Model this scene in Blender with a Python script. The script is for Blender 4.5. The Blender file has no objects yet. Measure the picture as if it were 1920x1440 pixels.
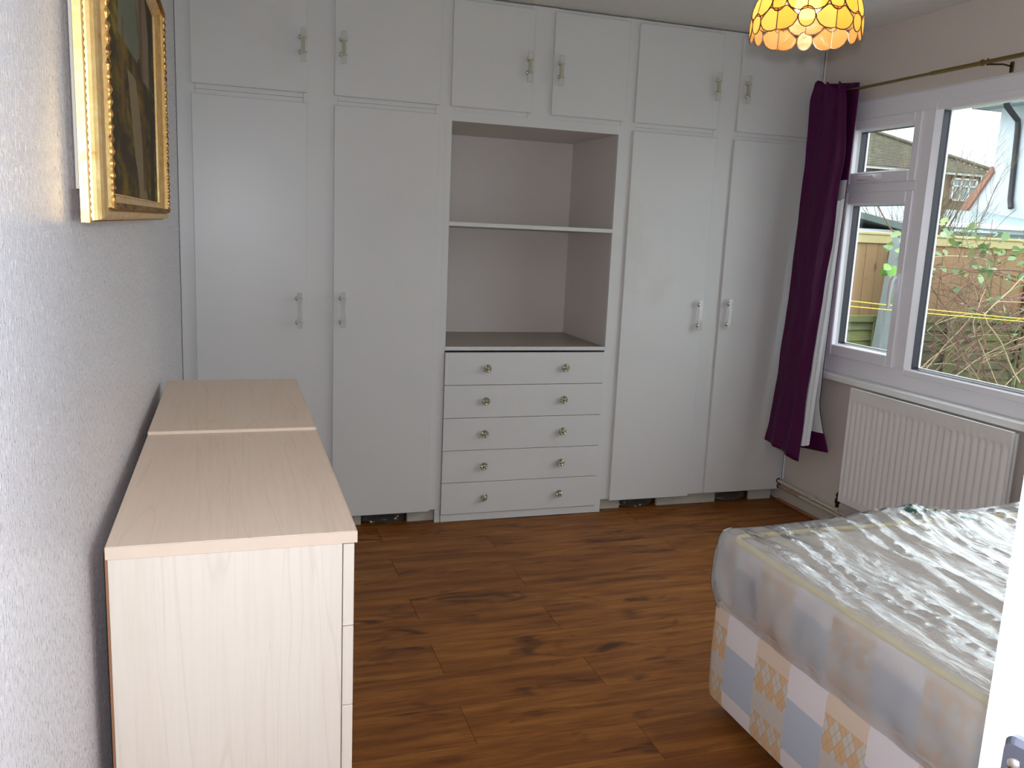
import bpy, bmesh, math, random
from mathutils import Vector, Matrix, noise
R = random.Random(7)
PI = math.pi
sc = bpy.context.scene
col = sc.collection

# ------------------------------------------------------------------ camera
CAMP = Vector((0.20435, -3.82379, 1.40389))
FW = Vector((0.31107, 0.93355, -0.17808)); RT = Vector((0.95028, -0.30827, 0.04393)); UP = Vector((0.01388, 0.18289, 0.98304))
cam_d = bpy.data.cameras.new('camera'); cam = bpy.data.objects.new('camera', cam_d); col.objects.link(cam)
cam_d.sensor_width = 36.0; cam_d.lens = 36.0 * 1595.36 / 1920.0; cam_d.clip_start = 0.02; cam_d.clip_end = 300
m = Matrix((RT, UP, -FW)).transposed().to_4x4(); m.translation = CAMP
cam.matrix_world = m
sc.camera = cam
# ------------------------------------------------------------------ view / world / lights
sc.view_settings.view_transform = 'Standard'; sc.view_settings.look = 'None'
sc.view_settings.gamma = 1; sc.view_settings.use_curve_mapping = False
sc.view_settings.exposure = 0.35
try: sc.cycles.max_bounces = 10; sc.cycles.transparent_max_bounces = 16; sc.cycles.diffuse_bounces = 6
except Exception: pass
wd = bpy.data.worlds.new('overcast_sky'); sc.world = wd; wd.use_nodes = True
wn = wd.node_tree.nodes; wl = wd.node_tree.links
bg = wn['Background']
SKY = 1.8
tcw = wn.new('ShaderNodeTexCoord'); nzw = wn.new('ShaderNodeTexNoise'); nzw.inputs['Scale'].default_value = 1.6
crw = wn.new('ShaderNodeValToRGB'); crw.color_ramp.elements[0].color = (0.82, 0.91, 1.0, 1); crw.color_ramp.elements[1].color = (0.90, 0.955, 1.0, 1)
wl.new(tcw.outputs['Generated'], nzw.inputs['Vector']); wl.new(nzw.outputs['Fac'], crw.inputs['Fac']); wl.new(crw.outputs['Color'], bg.inputs['Color'])
# overcast sky: three times as bright at the zenith as at the horizon
spw = wn.new('ShaderNodeSeparateXYZ'); wl.new(tcw.outputs['Generated'], spw.inputs[0])
mxw = wn.new('ShaderNodeMath'); mxw.operation = 'MAXIMUM'; wl.new(spw.outputs[2], mxw.inputs[0]); mxw.inputs[1].default_value = 0
maw = wn.new('ShaderNodeMath'); maw.operation = 'MULTIPLY_ADD'; wl.new(mxw.outputs[0], maw.inputs[0]); maw.inputs[1].default_value = 2 * SKY; maw.inputs[2].default_value = SKY
wl.new(maw.outputs[0], bg.inputs['Strength'])

def lamp(name, typ, loc, power, color, **kw):
    d = bpy.data.lights.new(name, typ); d.energy = power; d.color = color
    for k, v in kw.items(): setattr(d, k, v)
    o = bpy.data.objects.new(name, d); col.objects.link(o); o.location = loc
    return o
# the camera's own flash, just above and right of the lens
fl = lamp('camera_flash', 'SPOT', CAMP + UP * 0.062 + RT * 0.012, 60, (0.84, 0.90, 1.0), shadow_soft_size=0.012, spot_size=math.radians(170), spot_blend=0.1)
fl.rotation_euler = m.to_euler()
# portal: guides sky sampling through the window opening
po = lamp('window_portal', 'AREA', (3.19, -1.83, 1.42), 1, (1, 1, 1), shape='RECTANGLE', size=3.3, size_y=1.35)
po.rotation_euler = (0, PI / 2, 0)
po.rotation_euler = (PI / 2, 0, PI / 2)
try: po.data.cycles.is_portal = True
except Exception: pass

# ------------------------------------------------------------------ helpers
def lin(r, g, b):
    f = lambda c: (c / 255) / 12.92 if c / 255 <= 0.04045 else ((c / 255 + 0.055) / 1.055) ** 2.4
    return (f(r), f(g), f(b), 1)

class NB:
    """small node-graph writer"""
    def __init__(s, name):
        s.m = bpy.data.materials.new(name); s.m.use_nodes = True
        s.t = s.m.node_tree; s.n = s.t.nodes; s.l = s.t.links
        s.b = s.n['Principled BSDF']; s.out = s.n['Material Output']
    def put(s, sock, v):
        if v is None: return
        if hasattr(v, 'is_linked') or isinstance(v, bpy.types.NodeSocket): s.l.new(v, sock)
        else: sock.default_value = v
    def math(s, op, a, b=None, c=None):
        n = s.n.new('ShaderNodeMath'); n.operation = op
        s.put(n.inputs[0], a); s.put(n.inputs[1], b); s.put(n.inputs[2], c)
        return n.outputs[0]
    def mix(s, f, a, b, typ='MIX'):
        n = s.n.new('ShaderNodeMix'); n.data_type = 'RGBA'; n.blend_type = typ
        s.put(n.inputs[0], f); s.put(n.inputs[6], a); s.put(n.inputs[7], b)
        return n.outputs[2]
    def pos(s):
        return s.n.new('ShaderNodeNewGeometry').outputs['Position']
    def uv(s):
        return s.n.new('ShaderNodeTexCoord').outputs['UV']
    def rnd(s):
        return s.n.new('ShaderNodeObjectInfo').outputs['Random']
    def mapv(s, v, scale=(1, 1, 1), loc=(0, 0, 0), rot=(0, 0, 0)):
        n = s.n.new('ShaderNodeMapping'); s.put(n.inputs['Vector'], v)
        n.inputs['Scale'].default_value = scale; n.inputs['Rotation'].default_value = rot
        if isinstance(loc, tuple): n.inputs['Location'].default_value = loc
        else: s.l.new(loc, n.inputs['Location'])
        return n.outputs[0]
    def sep(s, v):
        n = s.n.new('ShaderNodeSeparateXYZ'); s.put(n.inputs[0], v); return n.outputs
    def comb(s, x, y, z):
        n = s.n.new('ShaderNodeCombineXYZ'); s.put(n.inputs[0], x); s.put(n.inputs[1], y); s.put(n.inputs[2], z); return n.outputs[0]
    def noise(s, v, scale=5, detail=3, rough=.5, dist=0):
        n = s.n.new('ShaderNodeTexNoise'); s.put(n.inputs['Vector'], v); n.inputs['Scale'].default_value = scale
        n.inputs['Detail'].default_value = detail; n.inputs['Roughness'].default_value = rough; n.inputs['Distortion'].default_value = dist
        return n.outputs['Fac']
    def ramp(s, f, stops):
        n = s.n.new('ShaderNodeValToRGB'); e = n.color_ramp.elements
        while len(e) > 1: e.remove(e[-1])
        e[0].position, e[0].color = stops[0]
        for p, c in stops[1:]: k = e.new(p); k.color = c
        s.put(n.inputs[0], f); return n.outputs[0]
    def bump(s, h, strength=.3, dist=.002):
        n = s.n.new('ShaderNodeBump'); s.put(n.inputs['Height'], h); n.inputs['Strength'].default_value = strength
        n.inputs['Distance'].default_value = dist; s.l.new(n.outputs[0], s.b.inputs['Normal']); return n.outputs[0]
    def base(s, c=None, rough=None, metal=None, spec=None):
        if c is not None: s.put(s.b.inputs['Base Color'], c)
        if rough is not None: s.put(s.b.inputs['Roughness'], rough)
        if metal is not None: s.b.inputs['Metallic'].default_value = metal
        if spec is not None: s.b.inputs['Specular IOR Level'].default_value = spec
        return s

def g(v): return (v, v, v, 1)
def schlick(b, f0=.04, normal=None):
    lw = b.n.new('ShaderNodeLayerWeight'); lw.inputs['Blend'].default_value = .5
    if normal is not None: b.l.new(normal, lw.inputs['Normal'])
    return b.math('MULTIPLY_ADD', b.math('POWER', lw.outputs['Facing'], 5.0), 1 - f0, f0)
def paint(name, rgb, rough=.45, var=.06, scale=6, spec=.5, bump=None):
    b = NB(name); c = lin(*rgb)
    f = b.noise(b.pos(), scale, 3)
    b.base(b.mix(f, tuple(x * (1 - var) for x in c[:3]) + (1,), tuple(min(1, x * (1 + var)) for x in c[:3]) + (1,)), rough, 0, spec)
    if bump: b.bump(b.noise(b.pos(), bump[0], 3), bump[1], bump[2])
    return b.m
def metal(name, rgb, rough=.25, var=.15):
    b = NB(name); c = lin(*rgb); f = b.noise(b.pos(), 60, 2)
    b.base(b.mix(f, tuple(x * (1 - var) for x in c[:3]) + (1,), c), rough, 1.0); return b.m

M = {}
# cabinets
b = NB('cabinet_paint'); P = b.pos()
c = b.mix(b.ramp(b.noise(P, 2.2, 4), [(.35, g(0)), (.75, g(1))]), lin(214, 214, 213), lin(219, 219, 216))
c = b.mix(b.ramp(b.noise(b.mapv(P, (1, 1, .7), (3, 1, 2)), 1.7, 5, .6), [(.62, g(0)), (.75, g(.35))]), c, lin(196, 192, 172))
b.base(c, .33, 0, .5); b.bump(b.noise(P, 260, 2), .06, .001); M['cab'] = b.m
M['cab_in'] = paint('cabinet_inside_paint', (214, 206, 200), .5, .04)
M['worktop'] = paint('worktop_laminate', (150, 138, 124), .35, .08, 14)
M['block'] = paint('plinth_board', (190, 188, 176), .55, .1, 20)
M['dark'] = paint('dark_void_board', (38, 32, 30), .7, .3, 20)
# walls
b = NB('textured_wallpaper'); P = b.pos()
h1 = b.noise(b.mapv(P, (1, 1, .45)), 210, 2, .6); h2 = b.noise(b.mapv(P, (1, 1, .5)), 70, 2)
glint = b.ramp(b.noise(b.mapv(P, (1, 1, .4), (3, 2, 1)), 190, 2, .5), [(.61, g(0)), (.67, g(1))])  # pale flecks: flash glints on the raised paper, painted into the colour
b.base(b.mix(glint, b.mix(b.noise(P, 2, 2), lin(219, 217, 222), lin(225, 222, 224)), lin(254, 254, 255)), b.math('MULTIPLY_ADD', b.ramp(h1, [(.52, g(0)), (.62, g(1))]), -.22, .36), 0, .9)
pk = b.ramp(h1, [(.54, g(0)), (.68, g(1))]); hh = b.math('ADD', b.math('MULTIPLY', pk, .8), b.math('MULTIPLY', h2, .5)); b.bump(hh, .7, .0013)
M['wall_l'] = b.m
M['wall_r'] = paint('cream_pink_wall_paint', (212, 201, 192), .6, .03, 4, .3, (90, .12, .002))
b = NB('artex_ceiling'); P = b.pos(); b.base(lin(228, 225, 220), .7, 0, .3); b.bump(b.noise(P, 14, 4, .6, 1.5), .6, .012); M['ceil'] = b.m
M['upvc'] = paint('white_upvc', (238, 236, 241), .3, .015, 3, .5)
M['sill'] = paint('white_gloss_sill', (242, 242, 240), .25, .02, 6)
M['gasket'] = paint('dark_glazing_spacer', (40, 40, 52), .4, .1)
M['skirt'] = paint('cream_skirting', (190, 182, 168), .5, .06, 12)
M['redwood'] = paint('red_brown_beading', (142, 88, 62), .45, .15, 30)
M['rad'] = paint('radiator_white', (238, 234, 232), .32, .02, 5)
M['pipe'] = paint('cream_painted_pipe', (205, 196, 175), .4, .08, 30)
M['copper'] = paint('part_painted_pipe', (176, 142, 112), .4, .2, 18)
M['brassdark'] = metal('dark_brass', (92, 78, 52), .35)
M['leadbrown'] = paint('dark_brown_edging', (74, 46, 22), .4, .2, 40)
M['rod'] = metal('antique_brass_rod', (150, 128, 78), .32)
M['chrome'] = metal('chrome', (225, 222, 212), .12)
M['black'] = paint('black_plastic', (28, 27, 30), .4, .1)
# glass
b = NB('window_glass')
tr = b.n.new('ShaderNodeBsdfTransparent'); tr.inputs[0].default_value = (.95, .97, .96, 1)
gl = b.n.new('ShaderNodeBsdfGlossy'); gl.inputs['Roughness'].default_value = .0
mx = b.n.new('ShaderNodeMixShader'); b.l.new(schlick(b, .04), mx.inputs[0]); b.l.new(tr.outputs[0], mx.inputs[1]); b.l.new(gl.outputs[0], mx.inputs[2]); b.l.new(mx.outputs[0], b.out.inputs[0])
M['glass'] = b.m
def clearish(name, tint, haze, hazecol, ior=1.45, rough=.08, boost=1.0, maskcol=None, bumpf=None):
    b = NB(name)
    tr = b.n.new('ShaderNodeBsdfTransparent'); tr.inputs[0].default_value = tint
    df = b.n.new('ShaderNodeBsdfDiffuse'); df.inputs[0].default_value = hazecol
    gl = b.n.new('ShaderNodeBsdfGlossy'); gl.inputs['Roughness'].default_value = rough
    a = b.n.new('ShaderNodeMixShader'); a.inputs[0].default_value = haze
    if maskcol: maskcol(b, df, a)
    b.l.new(tr.outputs[0], a.inputs[1]); b.l.new(df.outputs[0], a.inputs[2])
    bn = None
    if bumpf:
        bp = b.n.new('ShaderNodeBump'); bp.inputs['Strength'].default_value = bumpf[1]; bp.inputs['Distance'].default_value = bumpf[2]
        b.l.new(bumpf[0](b), bp.inputs['Height']); b.l.new(bp.outputs[0], gl.inputs['Normal']); bn = bp.outputs[0]
    z = b.n.new('ShaderNodeMixShader'); ff = b.math('MINIMUM', b.math('MULTIPLY', schlick(b, .05, bn), boost), .95)
    b.l.new(ff, z.inputs[0]); b.l.new(a.outputs[0], z.inputs[1]); b.l.new(gl.outputs[0], z.inputs[2]); b.l.new(z.outputs[0], b.out.inputs[0])
    return b.m
M['acrylic'] = clearish('clear_acrylic', (.97, .97, .96, 1), .30, lin(236, 236, 232), 1.5, .05, 1.6)
M['yellowed'] = clearish('yellowed_acrylic', (.9, .88, .7, 1), .55, lin(196, 188, 128), 1.5, .1, 1.2)
def print_mask(b, df, a):
    P = b.pos(); s = b.sep(P)
    def blob(cx, cy, rx, ry):
        dx = b.math('DIVIDE', b.math('SUBTRACT', s[0], cx), rx); dy = b.math('DIVIDE', b.math('SUBTRACT', s[1], cy), ry)
        return b.math('ADD', b.math('MULTIPLY', dx, dx), b.math('MULTIPLY', dy, dy))
    n = b.math('MULTIPLY', b.noise(b.mapv(P, (1, 2.2, 1)), 26, 3, .6), 2.6)
    d = b.math('MINIMUM', blob(2.13, -1.90, .085, .055), b.math('MINIMUM', blob(2.22, -2.02, .05, .02), blob(2.30, -1.93, .06, .02)))
    mk = b.math('LESS_THAN', b.math('ADD', d, n), 1.75)
    b.l.new(b.mix(mk, (.84, .86, .87, 1), lin(28, 92, 76)), df.inputs[0])
    nz = b.math('ABSOLUTE', b.sep(b.n.new('ShaderNodeNewGeometry').outputs['Normal'])[2])
    b.l.new(b.math('ADD', b.math('MULTIPLY', mk, .6), b.math('MULTIPLY_ADD', nz, -.04, .35)), a.inputs[0])
M['plastic'] = clearish('clear_polythene', (.97, .97, .97, 1), .2, (.8, .82, .82, 1), 1.5, .14, 2.6, print_mask,
                        (lambda b: b.math('MULTIPLY', b.noise(b.mapv(b.pos(), (1.7, .4, 1), (0, 0, 0), (0, 0, .2)), 30, 5, .65, .6), b.math('MULTIPLY_ADD', b.math('ABSOLUTE', b.sep(b.n.new('ShaderNodeNewGeometry').outputs['Normal'])[2]), .8, .15)), .6, .007))
M['bag'] = clearish('grey_polythene', (.5, .5, .5, 1), .45, lin(110, 106, 104), 1.5, .15, 1.6)
# floor
b = NB('walnut_laminate'); P = b.pos(); r = b.rnd()
off = b.comb(b.math('MULTIPLY', r, 17.0), b.math('MULTIPLY', r, 5.0), 0.0)
v = b.mapv(P, (1, 1, 1), off)
n1 = b.noise(b.mapv(v, (1.1, 9, 1)), 2.2, 6, .62, .6); n2 = b.noise(b.mapv(v, (1.5, 38, 1)), 4, 4, .6); n3 = b.noise(b.mapv(v, (2.2, 6.5, 1)), 1.3, 3, .55, 1.0)
c = b.ramp(n1, [(.25, lin(86, 48, 20)), (.40, lin(122, 72, 30)), (.56, lin(150, 94, 40)), (.75, lin(172, 116, 54))])
c = b.mix(b.ramp(n2, [(.35, g(0)), (.7, g(.45))]), c, lin(88, 50, 24))
c = b.mix(b.ramp(n3, [(.585, g(0)), (.70, g(.85))]), c, lin(62, 33, 18))
c = b.mix(b.math('MULTIPLY', r, .3), c, lin(112, 64, 30))
b.base(c, b.ramp(n2, [(.3, g(.42)), (.7, g(.55))]), 0, .18); b.bump(n2, .12, .001); M['floor'] = b.m
# maple
def maple(name, axis, tone=0):
    b = NB(name); P = b.pos()
    sca = {'z': (16, 16, 1.2), 'y': (16, 1.2, 16)}[axis]
    q = b.mapv(P, sca)
    w = b.noise(b.mapv(P, tuple(.55 * k for k in sca)), 1.1, 2, .5, .9)
    rings = b.math('FRACT', b.math('MULTIPLY', w, 9.0))
    line = b.ramp(rings, [(0, g(1)), (.10, g(0)), (.92, g(0)), (1, g(1))])
    fine = b.noise(b.mapv(P, tuple(k * (5 if k > 2 else 2.5) for k in sca)), 1.6, 3, .6)
    A = (230, 220, 206) if not tone else (226, 207, 187)
    c = b.mix(b.noise(q, .5, 3), lin(*A), lin(A[0] - 10, A[1] - 13, A[2] - 14))
    c = b.mix(b.math('MULTIPLY', line, .27), c, lin(A[0] - 30, A[1] - 36, A[2] - 42))
    c = b.mix(b.ramp(fine, [(.45, g(0)), (.75, g(.3))]), c, lin(A[0] - 22, A[1] - 28, A[2] - 32))
    b.base(c, .42, 0, .4); return b.m
M['maple_v'] = maple('maple_veneer_upright', 'z'); M['maple_top'] = maple('maple_veneer_top', 'y', 1)
M['maple_edge'] = paint('maple_edging', (222, 201, 180), .45, .05, 30)
M['hardboard'] = paint('brown_hardboard', (150, 104, 74), .7, .1, 30)
# gilt
b = NB('gilt'); P = b.pos(); n = b.noise(P, 45, 4, .65)
b.base(b.ramp(n, [(.22, lin(176, 120, 56)), (.36, lin(228, 184, 112)), (.7, lin(246, 214, 152))]), b.ramp(n, [(.3, g(.42)), (.7, g(.34))]), .72); b.bump(b.noise(P, 160, 3), .15, .001); M['gilt'] = b.m
b = NB('gilt_dark'); P = b.pos(); n = b.noise(P, 120, 3, .6)
b.base(b.ramp(n, [(.35, lin(74, 48, 26)), (.6, lin(196, 150, 84))]), .4, .8); M['gilt_d'] = b.m
# oil painting (uv: u along, v up, metres)
b = NB('oil_painting'); U = b.uv(); s = b.sep(U)
n1 = b.noise(b.mapv(U, (2.4, 5, 1)), 2.2, 5, .6, .8); n2 = b.noise(b.mapv(U, (5, 26, 1), (0, 0, 0), (0, 0, .15)), 2, 3)
c = b.ramp(n1, [(.3, lin(46, 36, 20)), (.45, lin(78, 62, 34)), (.56, lin(112, 94, 26)), (.7, lin(146, 124, 34))])
c = b.mix(b.ramp(n2, [(.4, g(0)), (.7, g(.6))]), c, lin(44, 36, 28))
def band(u0, v0, slope, w, v_lo, v_hi, colr, c, amt=.9, wob=.10):
    uu = b.math('ADD', s[0], b.math('MULTIPLY', b.math('SUBTRACT', b.noise(U, 7, 3), .5), wob))
    d = b.math('ABSOLUTE', b.math('SUBTRACT', b.math('SUBTRACT', uu, u0), b.math('MULTIPLY', b.math('SUBTRACT', s[1], v0), slope)))
    f = b.math('MULTIPLY', b.math('LESS_THAN', d, w), b.math('MULTIPLY', b.math('GREATER_THAN', s[1], v_lo), b.math('LESS_THAN', s[1], v_hi)))
    return b.mix(b.math('MULTIPLY', f, amt), c, colr)
c = band(.42, .40, -.2, .17, .28, .7, lin(124, 130, 112), c, .75, .35)
c = band(.72, .42, -.75, .13, .26, .7, lin(138, 120, 98), c, .8, .2)
c = band(.66, .0, -.75, .085, -.1, .24, lin(148, 128, 98), c, .85, .12)
c = band(.30, .1, .25, .022, .14, .32, lin(122, 84, 54), c, .8, .02)
c = band(.70, .3, .05, .03, .02, .7, lin(96, 64, 34), c, .7, .06)
c = band(.92, .3, .1, .05, -.1, .7, lin(44, 36, 30), c, .8, .06)
b.base(c, .6, 0, .12); b.bump(b.noise(U, 90, 3), .2, .001); M['painting'] = b.m
# curtain
b = NB('purple_satin_curtain'); P = b.pos(); n = b.noise(b.mapv(P, (60, 60, 8)), 4, 3)
b.base(b.mix(n, lin(68, 12, 55), lin(84, 18, 72)), .5, 0, .2)
b.bump(b.noise(b.mapv(P, (1, 1, .2)), 400, 2), .1, .001); M['purple'] = b.m
M['lining'] = paint('white_curtain_lining', (228, 230, 232), .8, .03, 20, .2)
# capiz shell
b = NB('capiz_shell'); P = b.pos(); r = b.rnd()
n = b.noise(b.mapv(P, (1, 1, 1), b.comb(b.math('MULTIPLY', r, 9.), r, r)), 55, 4, .6, 1.2)
cc = b.mix(r, lin(246, 218, 160), lin(244, 200, 124)); cc = b.mix(b.ramp(n, [(.35, g(0)), (.75, g(.5))]), cc, lin(250, 214, 150))
tl = b.n.new('ShaderNodeBsdfTranslucent'); b.l.new(cc, tl.inputs[0])
b.base(cc, .22, 0, .7); b.bump(n, .5, .003)
rf = b.n.new('ShaderNodeBsdfRefraction'); rf.inputs['Roughness'].default_value = .5; rf.inputs['IOR'].default_value = 1.01; b.l.new(cc, rf.inputs[0])
m0 = b.n.new('ShaderNodeMixShader'); m0.inputs[0].default_value = .5; b.l.new(tl.outputs[0], m0.inputs[1]); b.l.new(rf.outputs[0], m0.inputs[2])
mx = b.n.new('ShaderNodeMixShader'); mx.inputs[0].default_value = .78
b.base(b.mix(.5, cc, lin(150, 92, 40)), .2)
b.l.new(b.b.outputs[0], mx.inputs[1]); b.l.new(m0.outputs[0], mx.inputs[2]); b.l.new(mx.outputs[0], b.out.inputs[0]); M['shell'] = b.m
b = NB('lit_bulb'); e = b.n.new('ShaderNodeEmission'); e.inputs[0].default_value = (1, .86, .66, 1); e.inputs[1].default_value = 85
b.l.new(e.outputs[0], b.out.inputs[0]); M['bulb'] = b.m
# bed fabric: uv in metres (u along side, v = height)
def ticking(name, v0, vh):
    b = NB(name); U = b.uv(); s = b.sep(U)
    t = b.math('FRACT', b.math('DIVIDE', s[0], .288)); typeB = b.math('LESS_THAN', t, .5)
    v = b.math('DIVIDE', b.math('SUBTRACT', s[1], v0), vh)
    def rng(a, c_): return b.math('MULTIPLY', b.math('GREATER_THAN', v, a), b.math('LESS_THAN', v, c_))
    blue = rng(.19, .67)
    cB = b.mix(blue, lin(226, 217, 217), lin(186, 193, 204))
    rot = b.mapv(U, (1, .62, 1), (0, 0, 0), (0, 0, PI / 4)); q = b.sep(rot)
    fx = b.math('FRACT', b.math('DIVIDE', q[0], .0165)); fy = b.math('FRACT', b.math('DIVIDE', q[1], .0165))
    ln = b.math('MAXIMUM', b.math('LESS_THAN', fx, .12), b.math('LESS_THAN', fy, .12))
    ix = b.math('FLOOR', b.math('DIVIDE', q[0], .033)); iy = b.math('FLOOR', b.math('DIVIDE', q[1], .033))
    ck = b.math('MODULO', b.math('ABSOLUTE', b.math('ADD', ix, iy)), 2.0)
    har = b.mix(ck, lin(214, 178, 140), lin(206, 198, 188)); har = b.mix(b.math('MULTIPLY', ln, .7), har, lin(196, 162, 104))
    plainlines = b.math('LESS_THAN', b.math('FRACT', b.math('DIVIDE', b.math('ADD', s[0], b.math('MULTIPLY', s[1], 1.0)), .04)), .04)
    cA = b.mix(b.math('MULTIPLY', plainlines, .5), lin(204, 196, 186), lin(170, 160, 140))
    isH = b.math('MAXIMUM', rng(.50, .82), b.math('LESS_THAN', v, .30))
    cA = b.mix(isH, cA, har); cA = b.mix(b.math('GREATER_THAN', v, .82), cA, lin(220, 198, 178))
    c = b.mix(typeB, cA, cB)
    b.base(c, .6, 0, .3); b.bump(b.noise(b.mapv(U, (1, 1, 1)), 500, 2), .15, .001)
    return b.m
M['tick_base'] = ticking('divan_ticking', .05, .30); M['tick_mat'] = ticking('mattress_ticking', .33, .25)
b = NB('mattress_top_damask'); P = b.pos(); b.base(b.mix(b.noise(P, 12, 3), lin(206, 190, 176), lin(216, 204, 192)), .6); b.bump(b.noise(P, 9, 2), .6, .02); M['mtop'] = b.m
M['piping'] = paint('yellow_piping', (226, 208, 120), .5, .08, 40)
# outside
M['grass'] = paint('rough_grass', (70, 84, 44), .9, .4, 6)
b = NB('new_fence_boards'); P = b.pos(); r = b.rnd()
n = b.noise(b.mapv(P, (14, 14, 1)), 2, 4); c = b.mix(n, lin(140, 108, 76), lin(160, 126, 90)); c = b.mix(b.math('MULTIPLY', r, .5), c, lin(130, 112, 80))
kn = b.noise(b.mapv(P, (9, 9, 5)), 1.5, 1); c = b.mix(b.ramp(kn, [(.70, g(0)), (.76, g(.7))]), c, lin(98, 66, 42)); b.base(c, .8); M['board'] = b.m
M['cap'] = paint('pale_treated_capping', (176, 162, 116), .75, .1, 10)
b = NB('mossy_slats'); P = b.pos(); n = b.noise(b.mapv(P, (1.5, 1.5, 7)), 1.6, 4); s_ = b.noise(b.mapv(P, (2, 2, 40)), 1.5, 3)
c = b.ramp(n, [(.32, lin(84, 80, 64)), (.5, lin(98, 100, 68)), (.68, lin(118, 124, 66))]); c = b.mix(b.ramp(s_, [(.4, g(0)), (.7, g(.4))]), c, lin(80, 76, 60)); b.base(c, .9); M['slat'] = b.m
M['mosspost'] = paint('mossy_post', (104, 108, 66), .9, .25, 9)
M['concrete'] = paint('concrete_post', (124, 130, 130), .85, .12, 14)
M['postrusset'] = paint('russet_post', (96, 56, 38), .8, .2, 16)  # russet-brown colour of the board fence posts
M['stem'] = paint('bramble_stem', (118, 86, 72), .8, .35, 5)
M['stem_p'] = paint('pale_dead_stem', (176, 154, 124), .8, .2, 9)
M['stem_g'] = paint('green_stem', (96, 112, 72), .8, .2, 9)
b = NB('bramble_leaf'); r = b.rnd(); c = b.ramp(r, [(0, lin(86, 116, 70)), (.4, lin(112, 140, 92)), (.7, lin(128, 140, 72)), (1, lin(150, 168, 134))]); b.base(c, .5)
tl = b.n.new('ShaderNodeBsdfTranslucent'); b.l.new(c, tl.inputs[0]); mx = b.n.new('ShaderNodeMixShader'); mx.inputs[0].default_value = .25
b.l.new(b.b.outputs[0], mx.inputs[1]); b.l.new(tl.outputs[0], mx.inputs[2]); b.l.new(mx.outputs[0], b.out.inputs[0]); M['leaf'] = b.m
M['leaf_bright'] = paint('fresh_green_leaf', (112, 158, 66), .5, .15, 30)
M['twig'] = paint('bare_twig', (112, 98, 74), .85, .25, 4)
M['render'] = paint('white_render', (196, 201, 206), .85, .03, 2)
M['brick'] = paint('brown_brick', (108, 84, 72), .9, .2, 5)
b = NB('mossy_roof_tile'); P = b.pos(); n = b.noise(P, .7, 5, .65)
n2 = b.noise(b.mapv(P, (1, 1, 1)), 7, 2)
n = b.math('MULTIPLY_ADD', b.noise(P, 4.5, 3, .6), .5, b.math('MULTIPLY', n, .5)); c = b.ramp(n, [(.38, lin(92, 78, 70)), (.5, lin(88, 82, 68)), (.66, lin(102, 102, 74))]); c = b.mix(b.ramp(n2, [(.4, g(0)), (.65, g(.5))]), c, lin(62, 56, 52)); b.base(c, .9); M['tile'] = b.m
M['redtile'] = paint('red_tile', (160, 112, 96), .85, .15, 6)
M['fasc'] = paint('grey_fascia', (150, 160, 164), .6, .05)
M['greyroof'] = paint('pale_grey_flat_roof', (134, 148, 154), .7, .06, 1.5)
M['felt'] = paint('green_grey_roof_edge', (92, 102, 98), .8, .1, 3)
M['yellow'] = paint('yellow_line', (224, 204, 60), .5, .05)
M['farglass'] = paint('far_window_glass', (130, 150, 160), .15, .1, 1)
M['doorw'] = paint('white_gloss_door', (236, 235, 233), .35, .01, 3)
M['plate'] = metal('satin_blue_chrome', (150, 156, 172), .22, .05)
M['knob'] = metal('tarnished_glass_knob', (186, 184, 160), .3, .3); M['knob'].node_tree.nodes['Principled BSDF'].inputs['Metallic'].default_value = .6

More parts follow.
